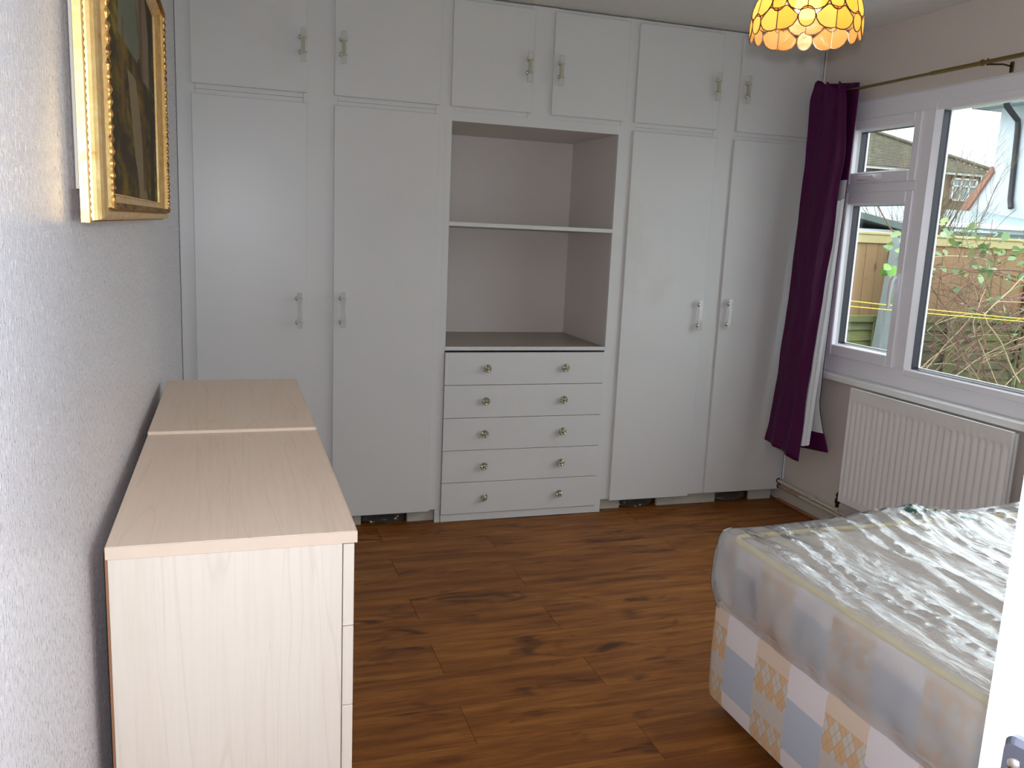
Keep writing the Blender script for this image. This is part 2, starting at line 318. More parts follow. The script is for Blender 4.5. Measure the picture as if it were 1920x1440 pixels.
class MB:
    def __init__(s): s.v = []; s.f = []; s.uv = []; s.mi = []
    def add(s, vs, fs, uvs=None, mi=0):
        o = len(s.v); s.v += [tuple(p) for p in vs]
        for k, f in enumerate(fs):
            s.f.append(tuple(i + o for i in f)); s.uv.append(uvs[k] if uvs else None); s.mi.append(mi)
        return s
    def box(s, x0, x1, y0, y1, z0, z1, c=0.0):
        lo = (min(x0, x1), min(y0, y1), min(z0, z1)); hi = (max(x0, x1), max(y0, y1), max(z0, z1))
        if c <= 0:
            vs = [(x, y, z) for x in (lo[0], hi[0]) for y in (lo[1], hi[1]) for z in (lo[2], hi[2])]
            return s.add(vs, [(0, 1, 3, 2), (4, 6, 7, 5), (0, 4, 5, 1), (2, 3, 7, 6), (0, 2, 6, 4), (1, 5, 7, 3)])
        c = min(c, *[(hi[i] - lo[i]) * .45 for i in range(3)])
        vs = []; ix = {}
        for sx in (0, 1):
            for sy in (0, 1):
                for sz in (0, 1):
                    sg = (sx, sy, sz); p = [hi[i] if sg[i] else lo[i] for i in range(3)]
                    for a in range(3):
                        q = [p[i] if i == a else p[i] + (-c if sg[i] else c) for i in range(3)]
                        ix[(sg, a)] = len(vs); vs.append(q)
        fs = []
        for a in range(3):
            b1, b2 = [i for i in range(3) if i != a]
            for sa in (0, 1):
                q = []
                for (u, w) in ((0, 0), (1, 0), (1, 1), (0, 1)):
                    sg = [0, 0, 0]; sg[a] = sa; sg[b1] = u; sg[b2] = w; q.append(ix[(tuple(sg), a)])
                fs.append(tuple(q))
            for u in (0, 1):
                for w in (0, 1):
                    s0 = [0, 0, 0]; s0[b1] = u; s0[b2] = w; s1 = list(s0); s1[a] = 1; s0 = tuple(s0); s1 = tuple(s1)
                    fs.append((ix[(s0, b1)], ix[(s1, b1)], ix[(s1, b2)], ix[(s0, b2)]))
        for sx in (0, 1):
            for sy in (0, 1):
                for sz in (0, 1):
                    fs.append(tuple(ix[((sx, sy, sz), a)] for a in range(3)))
        return s.add(vs, fs)
    def tube(s, pts, r, n=6, close=False, cap=True):
        pts = [Vector(p) for p in pts]; k = len(pts); rr = r if hasattr(r, '__len__') else [r] * k
        vs = []; prev = None
        for i, p in enumerate(pts):
            if close: t = pts[(i + 1) % k] - pts[i - 1]
            else: t = pts[min(i + 1, k - 1)] - pts[max(i - 1, 0)]
            if t.length < 1e-9: t = Vector((0, 0, 1))
            t.normalize()
            if prev is None:
                a = Vector((0, 0, 1)) if abs(t.z) < .9 else Vector((1, 0, 0))
                nrm = t.cross(a).normalized()
            else:
                nrm = prev - t * prev.dot(t)
                nrm = nrm.normalized() if nrm.length > 1e-6 else t.orthogonal().normalized()
            prev = nrm; bn = t.cross(nrm)
            for j in range(n):
                an = 2 * PI * j / n; vs.append(p + (nrm * math.cos(an) + bn * math.sin(an)) * rr[i])
        fs = []
        for i in range(k if close else k - 1):
            i2 = (i + 1) % k
            for j in range(n):
                j2 = (j + 1) % n; fs.append((i * n + j, i * n + j2, i2 * n + j2, i2 * n + j))
        if not close and cap:
            fs.append(tuple(range(n))); fs.append(tuple((k - 1) * n + j for j in range(n)))
        return s.add(vs, fs)
    def lathe(s, prof, o=(0, 0, 0), axis='z', n=16, d=1):
        vs = []; fs = []
        for (r, h) in prof:
            for j in range(n):
                a = 2 * PI * j / n; u, w = r * math.cos(a), r * math.sin(a); h_ = h * d
                p = {'z': (u, w, h_), 'y': (u, h_, w), 'x': (h_, u, w)}[axis]
                vs.append((o[0] + p[0], o[1] + p[1], o[2] + p[2]))
        for i in range(len(prof) - 1):
            for j in range(n):
                j2 = (j + 1) % n; fs.append((i * n + j, i * n + j2, (i + 1) * n + j2, (i + 1) * n + j))
        fs.append(tuple(range(n))); fs.append(tuple((len(prof) - 1) * n + j for j in range(n)))
        return s.add(vs, fs)
    def prism(s, poly, ext):
        """poly: closed list of 3d points, ext: extrusion vector"""
        n = len(poly); vs = [Vector(p) for p in poly]; vs += [v + Vector(ext) for v in vs]
        fs = [tuple(range(n)), tuple(range(n, 2 * n))] + [(i, (i + 1) % n, n + (i + 1) % n, n + i) for i in range(n)]
        return s.add(vs, fs)
    def grid(s, rows, uvf=None):
        """rows: list of rows of points"""
        h = len(rows); w = len(rows[0]); vs = [p for r_ in rows for p in r_]; fs = []; uvs = []
        for i in range(h - 1):
            for j in range(w - 1):
                q = (i * w + j, i * w + j + 1, (i + 1) * w + j + 1, (i + 1) * w + j); fs.append(q)
                if uvf: uvs.append([uvf(*divmod(k, w)) for k in q])
        return s.add(vs, fs, uvs if uvf else None)
    def build(s, name, mat, parent=None, smooth=False, recalc=True, loc=None, **tags):
        pw = Vector((0, 0, 0))
        if parent is not None:
            q = parent
            while q is not None: pw += q.location; q = q.parent
        vs = [Vector(v) for v in s.v]
        lo = Vector([min(v[i] for v in vs) for i in range(3)]); hi = Vector([max(v[i] for v in vs) for i in range(3)])
        org = Vector(loc) if loc else Vector(((lo.x + hi.x) / 2, (lo.y + hi.y) / 2, lo.z))
        me = bpy.data.meshes.new(name); me.from_pydata([v - org for v in vs], [], s.f)
        for mt in (mat if isinstance(mat, (list, tuple)) else [mat]): me.materials.append(mt)
        if any(s.mi): me.polygons.foreach_set('material_index', s.mi)
        if any(u is not None for u in s.uv):
            ul = me.uv_layers.new(name='UVMap'); i = 0
            for k, f in enumerate(s.f):
                for c_ in range(len(f)):
                    if s.uv[k]: ul.data[i].uv = s.uv[k][c_]
                    i += 1
        if recalc:
            bm = bmesh.new(); bm.from_mesh(me); bmesh.ops.recalc_face_normals(bm, faces=bm.faces); bm.to_mesh(me); bm.free()
        if smooth: me.polygons.foreach_set('use_smooth', [True] * len(me.polygons))
        if smooth:
            try: me.set_sharp_from_angle(angle=math.radians(40))
            except Exception: pass
        o = bpy.data.objects.new(name, me); col.objects.link(o)
        if parent is not None: o.parent = parent
        o.location = org - pw
        for k, v in tags.items(): o[k] = v
        return o

def thing(name, label, cat, loc, group=None):
    o = bpy.data.objects.new(name, None); o.empty_display_size = .1; col.objects.link(o); o.location = loc
    o['label'] = label; o['category'] = cat
    if group: o['group'] = group
    return o
def tag(o, label, cat, group=None):
    o['label'] = label; o['category'] = cat
    if group: o['group'] = group
    return o
def struct(name, mb, mat, **k): return mb.build(name, mat, kind='structure', **k)
def sempty(name, loc):
    o = bpy.data.objects.new(name, None); col.objects.link(o); o.location = loc; o['kind'] = 'structure'; return o
def copy_part(o, parent, loc):
    c = o.copy(); col.objects.link(c); c.parent = parent; c.location = loc; return c

# ================================================================== SETTING
W = 3.074; YB = -3.98; YF = .64; H = 2.4
fl_ = sempty('floor', (0, 0, 0))
MB().box(-.1, 3.2, -5.2, YF, -.15, -.008).build('subfloor', M['dark'], fl_)
# planks run along x, rows .193 deep, end joints alternate
row0 = -.016; pw = .1955; L = 1.283
k = 0; y = row0 + pw * 4
while y > -5.15:
    y1 = y; y0 = y - pw
    st = (.832, 1.312)[k % 2]
    x = st - 2 * L
    if y1 > YF: y1 = YF - .01
    while x < W:
        a, c_ = max(x, .004), min(x + L, W - .004)
        if c_ - a > .03 and y0 < YF - .02:
            MB().box(a + .0004, c_ - .0004, y0 + .0003, y1 - .0003, -.0075, 0, .0011).build('plank', M['floor'], fl_)
        x += L
    y -= pw; k += 1
# k index so that the row (-.21,-.40) has joints at .83/2.1 is set by the start row parity
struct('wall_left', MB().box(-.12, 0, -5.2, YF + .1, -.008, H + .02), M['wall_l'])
# right wall with window opening
WY0, WY1, WZ0, WZ1 = -3.46, -.188, .752, 2.082; WX = 3.175  # near end, out of view, widened to let in more daylight
wr = MB(); wr.box(W, WX, WY1, YF + .1, -.1, H + .02).box(W, WX, -5.2, WY0, -.1, H + .02).box(W, WX, WY0, WY1, -.1, WZ0).box(W, WX, WY0, WY1, WZ1, H + .02)
struct('wall_right', wr, M['wall_r'])
struct('wall_far', MB().box(0, W, YF, YF + .1, -.008, H + .02), M['wall_r'])
wb = MB(); wb.box(0, .10, YB - .12, YB, -.008, H).box(.93, W, YB - .12, YB, -.008, H).box(.10, .93, YB - .12, YB, 2.03, H)
struct('wall_back', wb, M['wall_r'])
struct('wall_hall', MB().box(-.1, W, -5.3, -5.2, -.1, H), M['wall_r'])
struct('wall_hall_side', MB().box(1.6, 1.7, -5.2, YB - .12, -.008, H), M['wall_r'])
struct('ceiling', MB().box(-.12, WX, -5.3, YF + .1, H, H + .12), M['ceil'])
# right-hand skirting, beading and window wall details
struct('baseboard_right', MB().box(3.056, W, -3.95, -.002, 0, .072, .004), M['skirt'])
struct('trim_1', MB().box(3.036, 3.0558, -3.95, -.002, 0, .016, .006), M['redwood'])
struct('trim_2', MB().box(3.066, W, -.009, .0005, .12, H, .003), M['upvc'])  # caulked strip in the corner

# ---------------------------------------------------------------- window
wn_ = sempty('window_1', (3.12, -1.2, .77))
FX0, FX1 = 3.086, 3.160
f = MB()
f.box(FX0, FX1, -.232, -.19, .77, 2.08, .003)          # far jamb
f.box(FX0, FX1, -3.46, -3.405, .77, 2.08, .003)
f.box(FX0, FX1, -3.405, -.232, 1.99, 2.08, .003)       # head
f.box(FX0, FX1, -3.405, -.232, .77, .862, .003)        # bottom rail
f.build('window_frame', M['upvc'], wn_)
MB().box(3.078, 3.088, -3.48, -.17, 2.078, 2.108, .002).build('head_trim', M['upvc'], wn_)
for (a, c_) in ((-.765, -.70), (-1.81, -1.745), (-2.95, -2.885)):
    MB().box(FX0 - .001, FX1, a, c_, .862, 1.99, .003).build('mullion', M['upvc'], wn_)
for (a, c_) in ((-.70, -.232), (-3.405, -2.95)):
    MB().box(FX0, FX1, a, c_, 1.64, 1.705, .003).build('transom', M['upvc'], wn_)
def frame_ring(y0, y1, z0, z1, w, x0, x1, c=.004, wt=None, wb_=None):
    wt = wt or w; wb_ = wb_ or w
    q = MB(); 
    for (poly) in (
        [(y0, z0), (y1, z0), (y1 - w, z0 + wb_), (y0 + w, z0 + wb_)],
        [(y0, z1), (y1, z1), (y1 - w, z1 - wt), (y0 + w, z1 - wt)],
        [(y0, z0), (y0, z1), (y0 + w, z1 - wt), (y0 + w, z0 + wb_)],
        [(y1, z0), (y1, z1), (y1 - w, z1 - wt), (y1 - w, z0 + wb_)]):
        # bevelled inward slope on the room side
        q.prism([(x0, a, b_) for a, b_ in poly], (x1 - x0, 0, 0))
    return q
def glazing(y0, y1, z0, z1, parent):
    MB().box(3.124, 3.128, y0 - .004, y1 + .004, z0 - .004, z1 + .004).build('pane', M['glass'], parent)
    q = MB(); t = .006
    q.box(3.106, 3.140, y1 - .001, y1 + t, z0, z1).box(3.106, 3.140, y0 - t, y0 + .001, z0, z1).box(3.106, 3.140, y0, y1, z1 - .001, z1 + t).box(3.106, 3.138, y0, y1, z0 - t, z0 + .001)
    q.build('glazing_spacer', M['gasket'], parent)
    q = MB(); q.box(3.1405, 3.150, y1 - .006, y1 + .008, z0, z1).box(3.1405, 3.150, y0, y1, z0 - .006, z0 + .006)
    q.build('outer_bead', M['upvc'], parent)
def sash(y0, y1, z0, z1, py0, py1, pz0, pz1):
    s_ = frame_ring(y0, y1, z0, z1, 0, 0, 0)
    q = MB()
    q.box(3.070, 3.138, y0, py0 - .006, z0, z1, .004).box(3.070, 3.138, py1 + .006, y1, z0, z1, .004)
    q.box(3.0702, 3.138, py0 - .006, py1 + .006, z0, pz0 - .006, .004).box(3.0702, 3.138, py0 - .006, py1 + .006, pz1 + .006, z1, .004)
    o = q.build('sash', M['upvc'], wn_)
    # sloping glazing bead on the room side of the pane
    w = .018
    bd = MB()
    A = (3.078, py0 - w, py1 + w, pz0 - w, pz1 + w); B = (3.104, py0, py1, pz0, pz1)
    vs = []
    for (x, a, c_, e, h) in (A, B): vs += [(x, a, e), (x, c_, e), (x, c_, h), (x, a, h)]
    C_ = (3.106, py0 - w, py1 + w, pz0 - w, pz1 + w)
    vs = [(3.0695, py0 - w, pz0 - w), (3.0695, py1 + w, pz0 - w), (3.0695, py1 + w, pz1 + w), (3.0695, py0 - w, pz1 + w),
          (3.106, py0, pz0), (3.106, py1, pz0), (3.106, py1, pz1), (3.106, py0, pz1)]
    bd.add(vs, [(0, 1, 5, 4), (1, 2, 6, 5), (2, 3, 7, 6), (3, 0, 4, 7)])
    bd.build('glazing_bead', M['upvc'], o, recalc=False)
    glazing(py0, py1, pz0, pz1, o)
    return o
# far casement column: top-hung light and side-hung casement
s1 = sash(-.703, -.225, 1.695, 1.995, -.655, -.285, 1.752, 1.940)
h = MB(); h.box(3.058, 3.070, -.50, -.345, 1.708, 1.734, .004); h.tube([(3.052, -.40, 1.721), (3.048, -.43, 1.722), (3.046, -.475, 1.724)], [.010, .009, .007], 8)
h.build('handle', M['upvc'], s1, smooth=True)
MB().box(3.0665, 3.0706, -.60, -.33, 1.958, 1.970, .001).build('trickle_vent', M['upvc'], s1)
s2 = sash(-.703, -.225, .855, 1.655, -.655, -.285, .915, 1.592)
h = MB(); h.box(3.056, 3.070, -.699, -.680, 1.20, 1.29, .004); h.tube([(3.050, -.688, 1.27), (3.036, -.690, 1.268), (3.028, -.689, 1.25), (3.026, -.686, 1.20), (3.028, -.684, 1.13)], [.009, .010, .010, .009, .007], 8)
h.build('handle', M['upvc'], s2, smooth=True)
s3 = sash(-3.42, -2.945, .855, 1.655, -3.36, -3.0, .915, 1.592)
s4 = sash(-3.42, -2.945, 1.695, 1.995, -3.36, -3.0, 1.752, 1.940)
# fixed big light
for (py0, py1) in ((-1.745, -.787), (-2.885, -1.81)):
    pz0, pz1 = .868, 1.992; w = .022; bl = MB()
    bl.add([(3.084, py0 - w, pz0 - .034), (3.084, py1 + w, pz0 - .034), (3.084, py1 + w, pz1 + .030), (3.084, py0 - w, pz1 + .030),
            (3.107, py0, pz0), (3.107, py1, pz0), (3.107, py1, pz1), (3.107, py0, pz1)], [(0, 1, 5, 4), (1, 2, 6, 5), (2, 3, 7, 6), (3, 0, 4, 7)])
    bo = bl.build('fixed_light_bead', M['upvc'], wn_, recalc=False)
    glazing(py0, py1, pz0, pz1, wn_)
MB().box(3.022, 3.10, -3.50, -.172, .741, .770, .0022).build('window_sill', M['sill'], wn_)
MB().box(3.15, 3.26, -3.50, -.15, .73, .765, .004).build('outer_sill', M['upvc'], wn_)

# ================================================================== FITTED WARDROBES
YD0, YD1 = -.016, .002      # door slab
def face(mb, x0, x1, z0, z1, y0=.002, y1=.022, c=.0012): mb.box(x0, x1, y0, y1, z0, z1, c)
bar_mesh = {}
def handle(parent, xs, zs, yellow):
    """xs: chrome cap position on the left face, zs: mid height; clear bar to the right of the caps"""
    L_ = .155 if not yellow else .132; hs = .052 if not yellow else .029
    bx = xs + .0145
    q = MB(); y1, y0 = -.036, -.052
    vs = []
    for z, w_ in ((zs - L_ / 2, .0085), (zs - L_ / 2 + .003, .0105), (zs - .034, .0105), (zs - .022, .0078), (zs + .022, .0078), (zs + .034, .0105), (zs + L_ / 2 - .003, .0105), (zs + L_ / 2, .0085)):
        vs += [(bx - w_, y0, z), (bx + w_, y0, z), (bx + w_, y1, z), (bx - w_, y1, z)]
    n_ = 8; fs = [(0, 1, 2, 3), (28, 29, 30, 31)] + [(i * 4 + j, i * 4 + (j + 1) % 4, i * 4 + 4 + (j + 1) % 4, i * 4 + 4 + j) for i in range(7) for j in range(4)]
    q.add(vs, fs).build('handle_bar', M['acrylic'], parent)
    if yellow: MB().box(bx - .0066, bx + .0066, y0 + .0015, y1 - .0015, zs - .032, zs + .032, .002).build('handle_core', M['yellowed'], parent)
    for sg in (-1, 1):
        z = zs + sg * hs
        q = MB(); q.lathe([(.0105, 0), (.0105, .002), (.009, .006), (.005, .0085), (.0008, .0095)], (bx - .0108, -.044, z), 'x', 14, -1)
        q.build('handle_cap', M['chrome'], parent, smooth=True)
        MB().lathe([(.004, 0), (.004, .003)], (bx + .0107, -.044, z), 'x', 10).build('handle_screw', M['chrome'], parent)
        MB().lathe([(.005, 0), (.005, .022)], (bx, -.0155, z), 'y', 10, -1).build('handle_post', M['acrylic'], parent, smooth=True)
def door(parent, x0, x1, z0, z1, hx=None, hz=None, yellow=False, name='door'):
    o = MB().box(x0, x1, YD0, YD1, z0, z1, .0022).build(name, M['cab'], parent)
    if hx is not None: handle(o, hx, hz, yellow)
    return o
def blocks(parent, spans, z1=.062):
    for a, c_ in spans: MB().box(a, c_, .035, .055, 0, z1, .002).build('plinth_block', M['block'], parent)
ZT = 1.911     # division between tall units and overhead cupboards
def carcass(parent, x0, x1, z0, z1, zb=None):
    q = MB(); q.box(x0, x0 + .016, .022, YF - .005, z0, z1).box(x1 - .016, x1, .022, YF - .005, z0, z1).box(x0 + .016, x1 - .016, YF - .02, YF - .005, z0, z1)
    q.box(x0 + .016, x1 - .016, .022, YF - .02, z1 - .016, z1).box(x0 + .016, x1 - .016, .022, YF - .02, z0, z0 + .016)
    q.build('carcass', M['cab_in'], parent)
def stiles(parent, xs, z0, z1):
    for a, c_ in xs:
        q = MB(); face(q, a, c_, z0, z1, .0005, .022, 0); q.build('face_stile', M['cab'], parent)
def rail(parent, x0, x1, z0, z1):
    q = MB(); face(q, x0, x1, z0, z1, .0018); q.build('face_rail', M['cab'], parent)
# left tall wardrobe
t = thing('fitted_wardrobe', 'tall white two-door fitted wardrobe behind the pale chests, next to the drawers', 'wardrobe', (.56, .3, 0))
carcass(t, .003, 1.112, .066, ZT - .002)
stiles(t, ((.002, .072), (.50, .642), (1.070, 1.1149)), .066, ZT)
rail(t, .0725, .4995, ZT - .035, ZT - .0005); rail(t, .6425, 1.0695, ZT - .035, ZT - .0005); rail(t, .0725, .4995, .066, .10); rail(t, .6425, 1.0695, .066, .10)
door(t, .058, .515, .062, 1.890, .466, 1.020); door(t, .627, 1.084, .062, 1.891, .651, 1.024)
blocks(t, ((.02, .11), (.40, .52), (.62, .768), (.988, 1.118)))
# right tall wardrobe
t = thing('fitted_wardrobe', 'tall white fitted wardrobe with two plain doors, right of the drawers beside the purple curtain', 'wardrobe', (2.53, .3, 0))
carcass(t, 1.985, 3.060, .066, ZT - .002)
stiles(t, ((1.982, 2.040), (2.46, 2.592), (3.016, 3.064)), .066, ZT)
rail(t, 2.0405, 2.4595, ZT - .035, ZT - .0005); rail(t, 2.5925, 3.0155, ZT - .035, ZT - .0005); rail(t, 2.0405, 2.4595, .066, .10); rail(t, 2.5925, 3.0155, .066, .10)
door(t, 2.026, 2.479, .060, 1.892, 2.432, 1.022); door(t, 2.577, 3.034, .070, 1.892, 2.602, 1.029)
blocks(t, ((1.984, 2.108), (2.325, 2.678), (2.892, 3.030)))
# overhead cupboards
for (nm, x0, x1, doors, sts) in (
    ('row of two white overhead cupboards above the left wardrobe next to the gilt picture', .002, 1.1145, ((.058, .515, .481, 2.114), (.627, 1.084, .646, 2.120)), ((.002, .072), (.50, .642), (1.070, 1.1149))),
    ('pair of white overhead cupboards above the open shelf recess', 1.1155, 1.9815, ((1.134, 1.510, 1.468, 2.125), (1.605, 1.981 - .004, 1.619, 2.122)), ((1.115, 1.150), (1.496, 1.620), (1.962, 1.9819))),
    ('pair of white overhead cupboards in the right corner behind the shell lampshade', 1.9825, 3.064, ((2.027, 2.474, 2.432, 2.126), (2.583, 3.034, 2.597, 2.125)), ((1.982, 2.042), (2.46, 2.598), (3.016, 3.064)))):
    t = thing('overhead_cupboard', nm, 'cupboard', ((x0 + x1) / 2, .3, ZT))
    carcass(t, x0 + .001, x1 - .001, ZT + .002, H - .012)
    stiles(t, sts, ZT + .0001, H - .007)
    for i in range(2):
        rail(t, sts[i][1] + .0005, sts[i + 1][0] - .0005, 2.355, H - .007); rail(t, sts[i][1] + .0005, sts[i + 1][0] - .0005, ZT + .0001, 1.946)
    for (a, c_, hx, hz) in doors: door(t, a, c_, 1.930, 2.375, hx, hz, True)
# thin dark gap above: shadow line comes from the 3 mm clearance
# centre unit: recess with shelf, worktop, five drawers
t = thing('drawer_unit', 'white built-in unit with open shelved recess above five wide drawers with round knobs', 'drawers', (1.548, .3, 0))
q = MB(); face(q, 1.1151, 1.1436, .836, ZT, .0005, .022, 0); q.build('face_stile', M['cab'], t)
q = MB(); face(q, 1.9552, 1.9819, .836, ZT, .0005, .022, 0); q.build('face_stile', M['cab'], t)
q = MB(); face(q, 1.1436, 1.9552, 1.8695, ZT, .0005, .022, 0); q.build('face_rail', M['cab'], t)
q = MB(); face(q, 1.1151, 1.1405, .0, .836, .0005, .022, 0); q.build('face_stile', M['cab'], t)
q = MB(); face(q, 1.9522, 1.9819, .0, .836, .0005, .022, 0); q.build('face_stile', M['cab'], t)
MB().box(1.127, 1.143, .022, .58, .0, 1.90).build('side_panel', M['cab_in'], t)
MB().box(1.956, 1.972, .022, .58, .0, 1.90).build('side_panel', M['cab_in'], t)
MB().box(1.143, 1.956, .578, .59, .0, 1.90).build('back_panel', M['cab_in'], t)
MB().box(1.143, 1.956, .022, .578, 1.870, 1.886).build('recess_top', M['cab_in'], t)
MB().box(1.1434, 1.9548, .0006, .577, 1.410, 1.4285, .001).build('shelf', M['cab'], t)
o = MB().box(1.1434, 1.9548, .0015, .577, .838, .8545).build('worktop', M['worktop'], t)
MB().box(1.1415, 1.9515, -.004, .0010, .838, .856, .001).build('worktop_edging', M['cab'], t)
kn = None
zz = (.829, .674, .515, .356, .197, .040)
def knob_mesh():
    q = MB(); n = 32; prof = [(.005, 0), (.006, .010), (.012, .014), (.0185, .017), (.0195, .021), (.0165, .0245), (.009, .023), (.006, .026), (.0035, .0285), (.0004, .029)]
    vs = []; fs = []
    for i, (r, h_) in enumerate(prof):
        for j in range(n):
            a = 2 * PI * j / n
            k_ = 1 + (.07 * math.cos(8 * a) if i in (3, 4, 5) else 0)
            hh_ = h_ + (.0022 * math.cos(8 * a + PI) if i in (4, 5) else 0)
            vs.append((r * k_ * math.cos(a), -hh_, r * k_ * math.sin(a)))
    for i in range(len(prof) - 1):
        for j in range(n):
            fs.append((i * n + j, i * n + (j + 1) % n, (i + 1) * n + (j + 1) % n, (i + 1) * n + j))
    fs.append(tuple(range(n)))
    return q.add(vs, fs)
for i in range(5):
    d_ = MB(); z1 = zz[i] - (.0012 if i else 0); z0 = zz[i + 1] + .0012
    d_.box(1.1425, 1.9500, -.014, .0035, z0, z1, .0012)
    d_.box(1.16, 1.172, .0035, .50, z0 + .02, z1 - .03).box(1.92, 1.932, .0035, .50, z0 + .02, z1 - .03).box(1.172, 1.92, .49, .50, z0 + .02, z1 - .03).box(1.172, 1.92, .0035, .49, z0 + .02, z0 + .026)
    dr = d_.build('drawer', M['cab'], t)
    for xk in (1.343, 1.740):
        zk = (z0 + z1) / 2 + .004
        if kn is None:
            kn = knob_mesh().build('knob', M['knob'], dr, smooth=True, loc=(0, 0, 0)); mesh = kn.data
            kn.location = Vector((xk, -.014, zk)) - t.location - dr.location; kp = kn
        else:
            kp = copy_part(kn, dr, Vector((xk, -.014, zk)) - t.location - dr.location)
        kp.rotation_euler = (R.uniform(-.05, .05), R.uniform(0, PI / 4), R.uniform(-.08, .08))
        if i == 4 and xk < 1.5: kp.rotation_euler = (.1, .3, .75)
MB().box(1.1418, 1.9508, -.006, .012, .0, .0385, .003).build('plinth', M['cab'], t)
# crumpled polythene pushed under the wardrobes in the plinth gaps
def bagmesh(x0, x1, seed):
    n, mm = 22, 7; rows = []
    for i in range(mm):
        r_ = []
        for j in range(n):
            u = j / (n - 1); v = i / (mm - 1)
            x = x0 + (x1 - x0) * u
            sag = math.sin(PI * u) * .03 + .01
            nz = noise.noise(Vector((u * 6, v * 4, seed))) * .012
            y = .075 - sag * (1 - v) + nz
            z = .003 + .006 * (1 - math.sin(PI * u)) + v * .050 + noise.noise(Vector((u * 9, v * 3, seed + 5))) * .004
            r_.append((x, y, max(.002, z)))
        rows.append(r_)
    r_ = [(p[0], p[1] + .09, max(.003, p[2] - .01)) for p in rows[-1]]
    rows.append(r_)
    q = MB(); q.grid(rows); return q
for a, c_, lb in ((.775, .982, 'crumpled grey polythene sheet in plinth gap nearest the pale chests'), (2.115, 2.318, 'crumpled grey polythene sheet in plinth gap just right of the drawers'), (2.686, 2.884, 'crumpled grey polythene sheet in plinth gap nearest the right corner')):
    tag(bagmesh(a, c_, a * 7).build('polythene_sheet', M['bag'], smooth=True, recalc=False), lb, 'plastic sheet', 'polythene sheets under the wardrobes')

# ================================================================== CHESTS OF DRAWERS (left wall)
def chest(y0, y1, ztop, x1, label, dx=0):
    t = thing('chest_of_drawers', label, 'chest of drawers', ((.02 + x1) / 2, (y0 + y1) / 2, 0))
    xf = x1 - .003; tp = .0195
    tb = MB(); tb.box(.021 + dx, x1, y0, y1, ztop - tp, ztop, .0012).build('top', M['maple_top'], t)
    MB().box(.0215 + dx, x1 + .0006, y0 - .0012, y0 - .0001, ztop - tp + .0005, ztop - .0008).build('top_edging', M['maple_edge'], t)
    MB().box(x1 + .0001, x1 + .0014, y0, y1, ztop - tp + .0005, ztop - .0008).build('top_edging', M['maple_edge'], t)
    zc = ztop - tp - .0005
    for (a, c_) in ((y0 + .001, y0 + .017), (y1 - .017, y1 - .001)):
        MB().box(.024 + dx, xf - .019, a, c_, 0, zc, .0008).build('side_panel', M['maple_v'], t)
    MB().box(.0205 + dx, .0238 + dx, y0 + .001, y1 - .001, .01, ztop - .002).build('back_panel', M['hardboard'], t)
    MB().box(.06, xf - .03, y0 + .018, y1 - .018, 0, .06).build('plinth', M['maple_v'], t)
    zs = [zc - .001, ztop - .163, ztop - .304, ztop - .50, ztop - .70, .065]
    for i in range(5):
        q = MB(); q.box(xf - .0175, xf, y0 + .002, y1 - .002, zs[i + 1] + .001, zs[i] - .001, .0008)
        q.box(.05, xf - .018, y0 + .03, y0 + .042, zs[i + 1] + .02, zs[i] - .03).box(.05, xf - .018, y1 - .042, y1 - .03, zs[i + 1] + .02, zs[i] - .03)
        d = q.build('drawer', M['maple_v'], t)
        for yk in (y0 + .17, y1 - .17):
            MB().lathe([(.005, 0), (.005, .008), (.012, .014), (.012, .018), (.001, .022)], (xf, yk, (zs[i] + zs[i + 1]) / 2), 'x', 12).build('knob', M['chrome'], d, smooth=True)
    return t
chest(-2.519, -1.8255, .9195, .3885, 'pale maple chest of drawers nearest the camera, its bare side panel facing out')
chest(-1.8225, -1.176, .9255, .3870, 'pale maple chest of drawers farther back, nearest the fitted wardrobe')

# ================================================================== PICTURE
PY0, PY1, PZ0, PZ1 = -2.540, -1.215, 1.3885, 1.940
pt = thing('framed_painting', 'dark landscape oil painting in a wide gilt moulded frame on the left wall', 'picture', (.02, (PY0 + PY1) / 2, PZ0))
# profile: (inset from outer edge, height off wall)
prof = [(0, .0130), (0, .0235), (.0015, .0250), (.004, .0250), (.0065, .0225), (.010, .0225), (.0105, .0275), (.0125, .0320), (.018, .0365), (.026, .0395), (.038, .0412), (.052, .0408), (.062, .0392),
        (.069, .0380), (.073, .0405), (.078, .0440), (.082, .0440), (.086, .0410), (.089, .0360), (.105, .0300), (.125, .0262), (.140, .0250), (.143, .0275), (.150, .0265), (.153, .0225)]
q = MB(); ring = []
for (d, hx) in prof:
    dz = d * .30
    ring.append([(hx, PY0 + d, PZ0 + dz), (hx, PY1 - d, PZ0 + dz), (hx, PY1 - d, PZ1 - dz), (hx, PY0 + d, PZ1 - dz)])
vs = [p for r_ in ring for p in r_]; fs = []
for i in range(len(ring) - 1):
    for j in range(4): fs.append((i * 4 + j, i * 4 + (j + 1) % 4, (i + 1) * 4 + (j + 1) % 4, (i + 1) * 4 + j))
q.add(vs, fs); o = q.build('frame', M['gilt'], pt, recalc=False)
bm = bmesh.new(); bm.from_mesh(o.data); bmesh.ops.recalc_face_normals(bm, faces=bm.faces)
if sum(f_.normal.x for f_ in bm.faces) < 0: bmesh.ops.reverse_faces(bm, faces=bm.faces)
bm.to_mesh(o.data); bm.free()
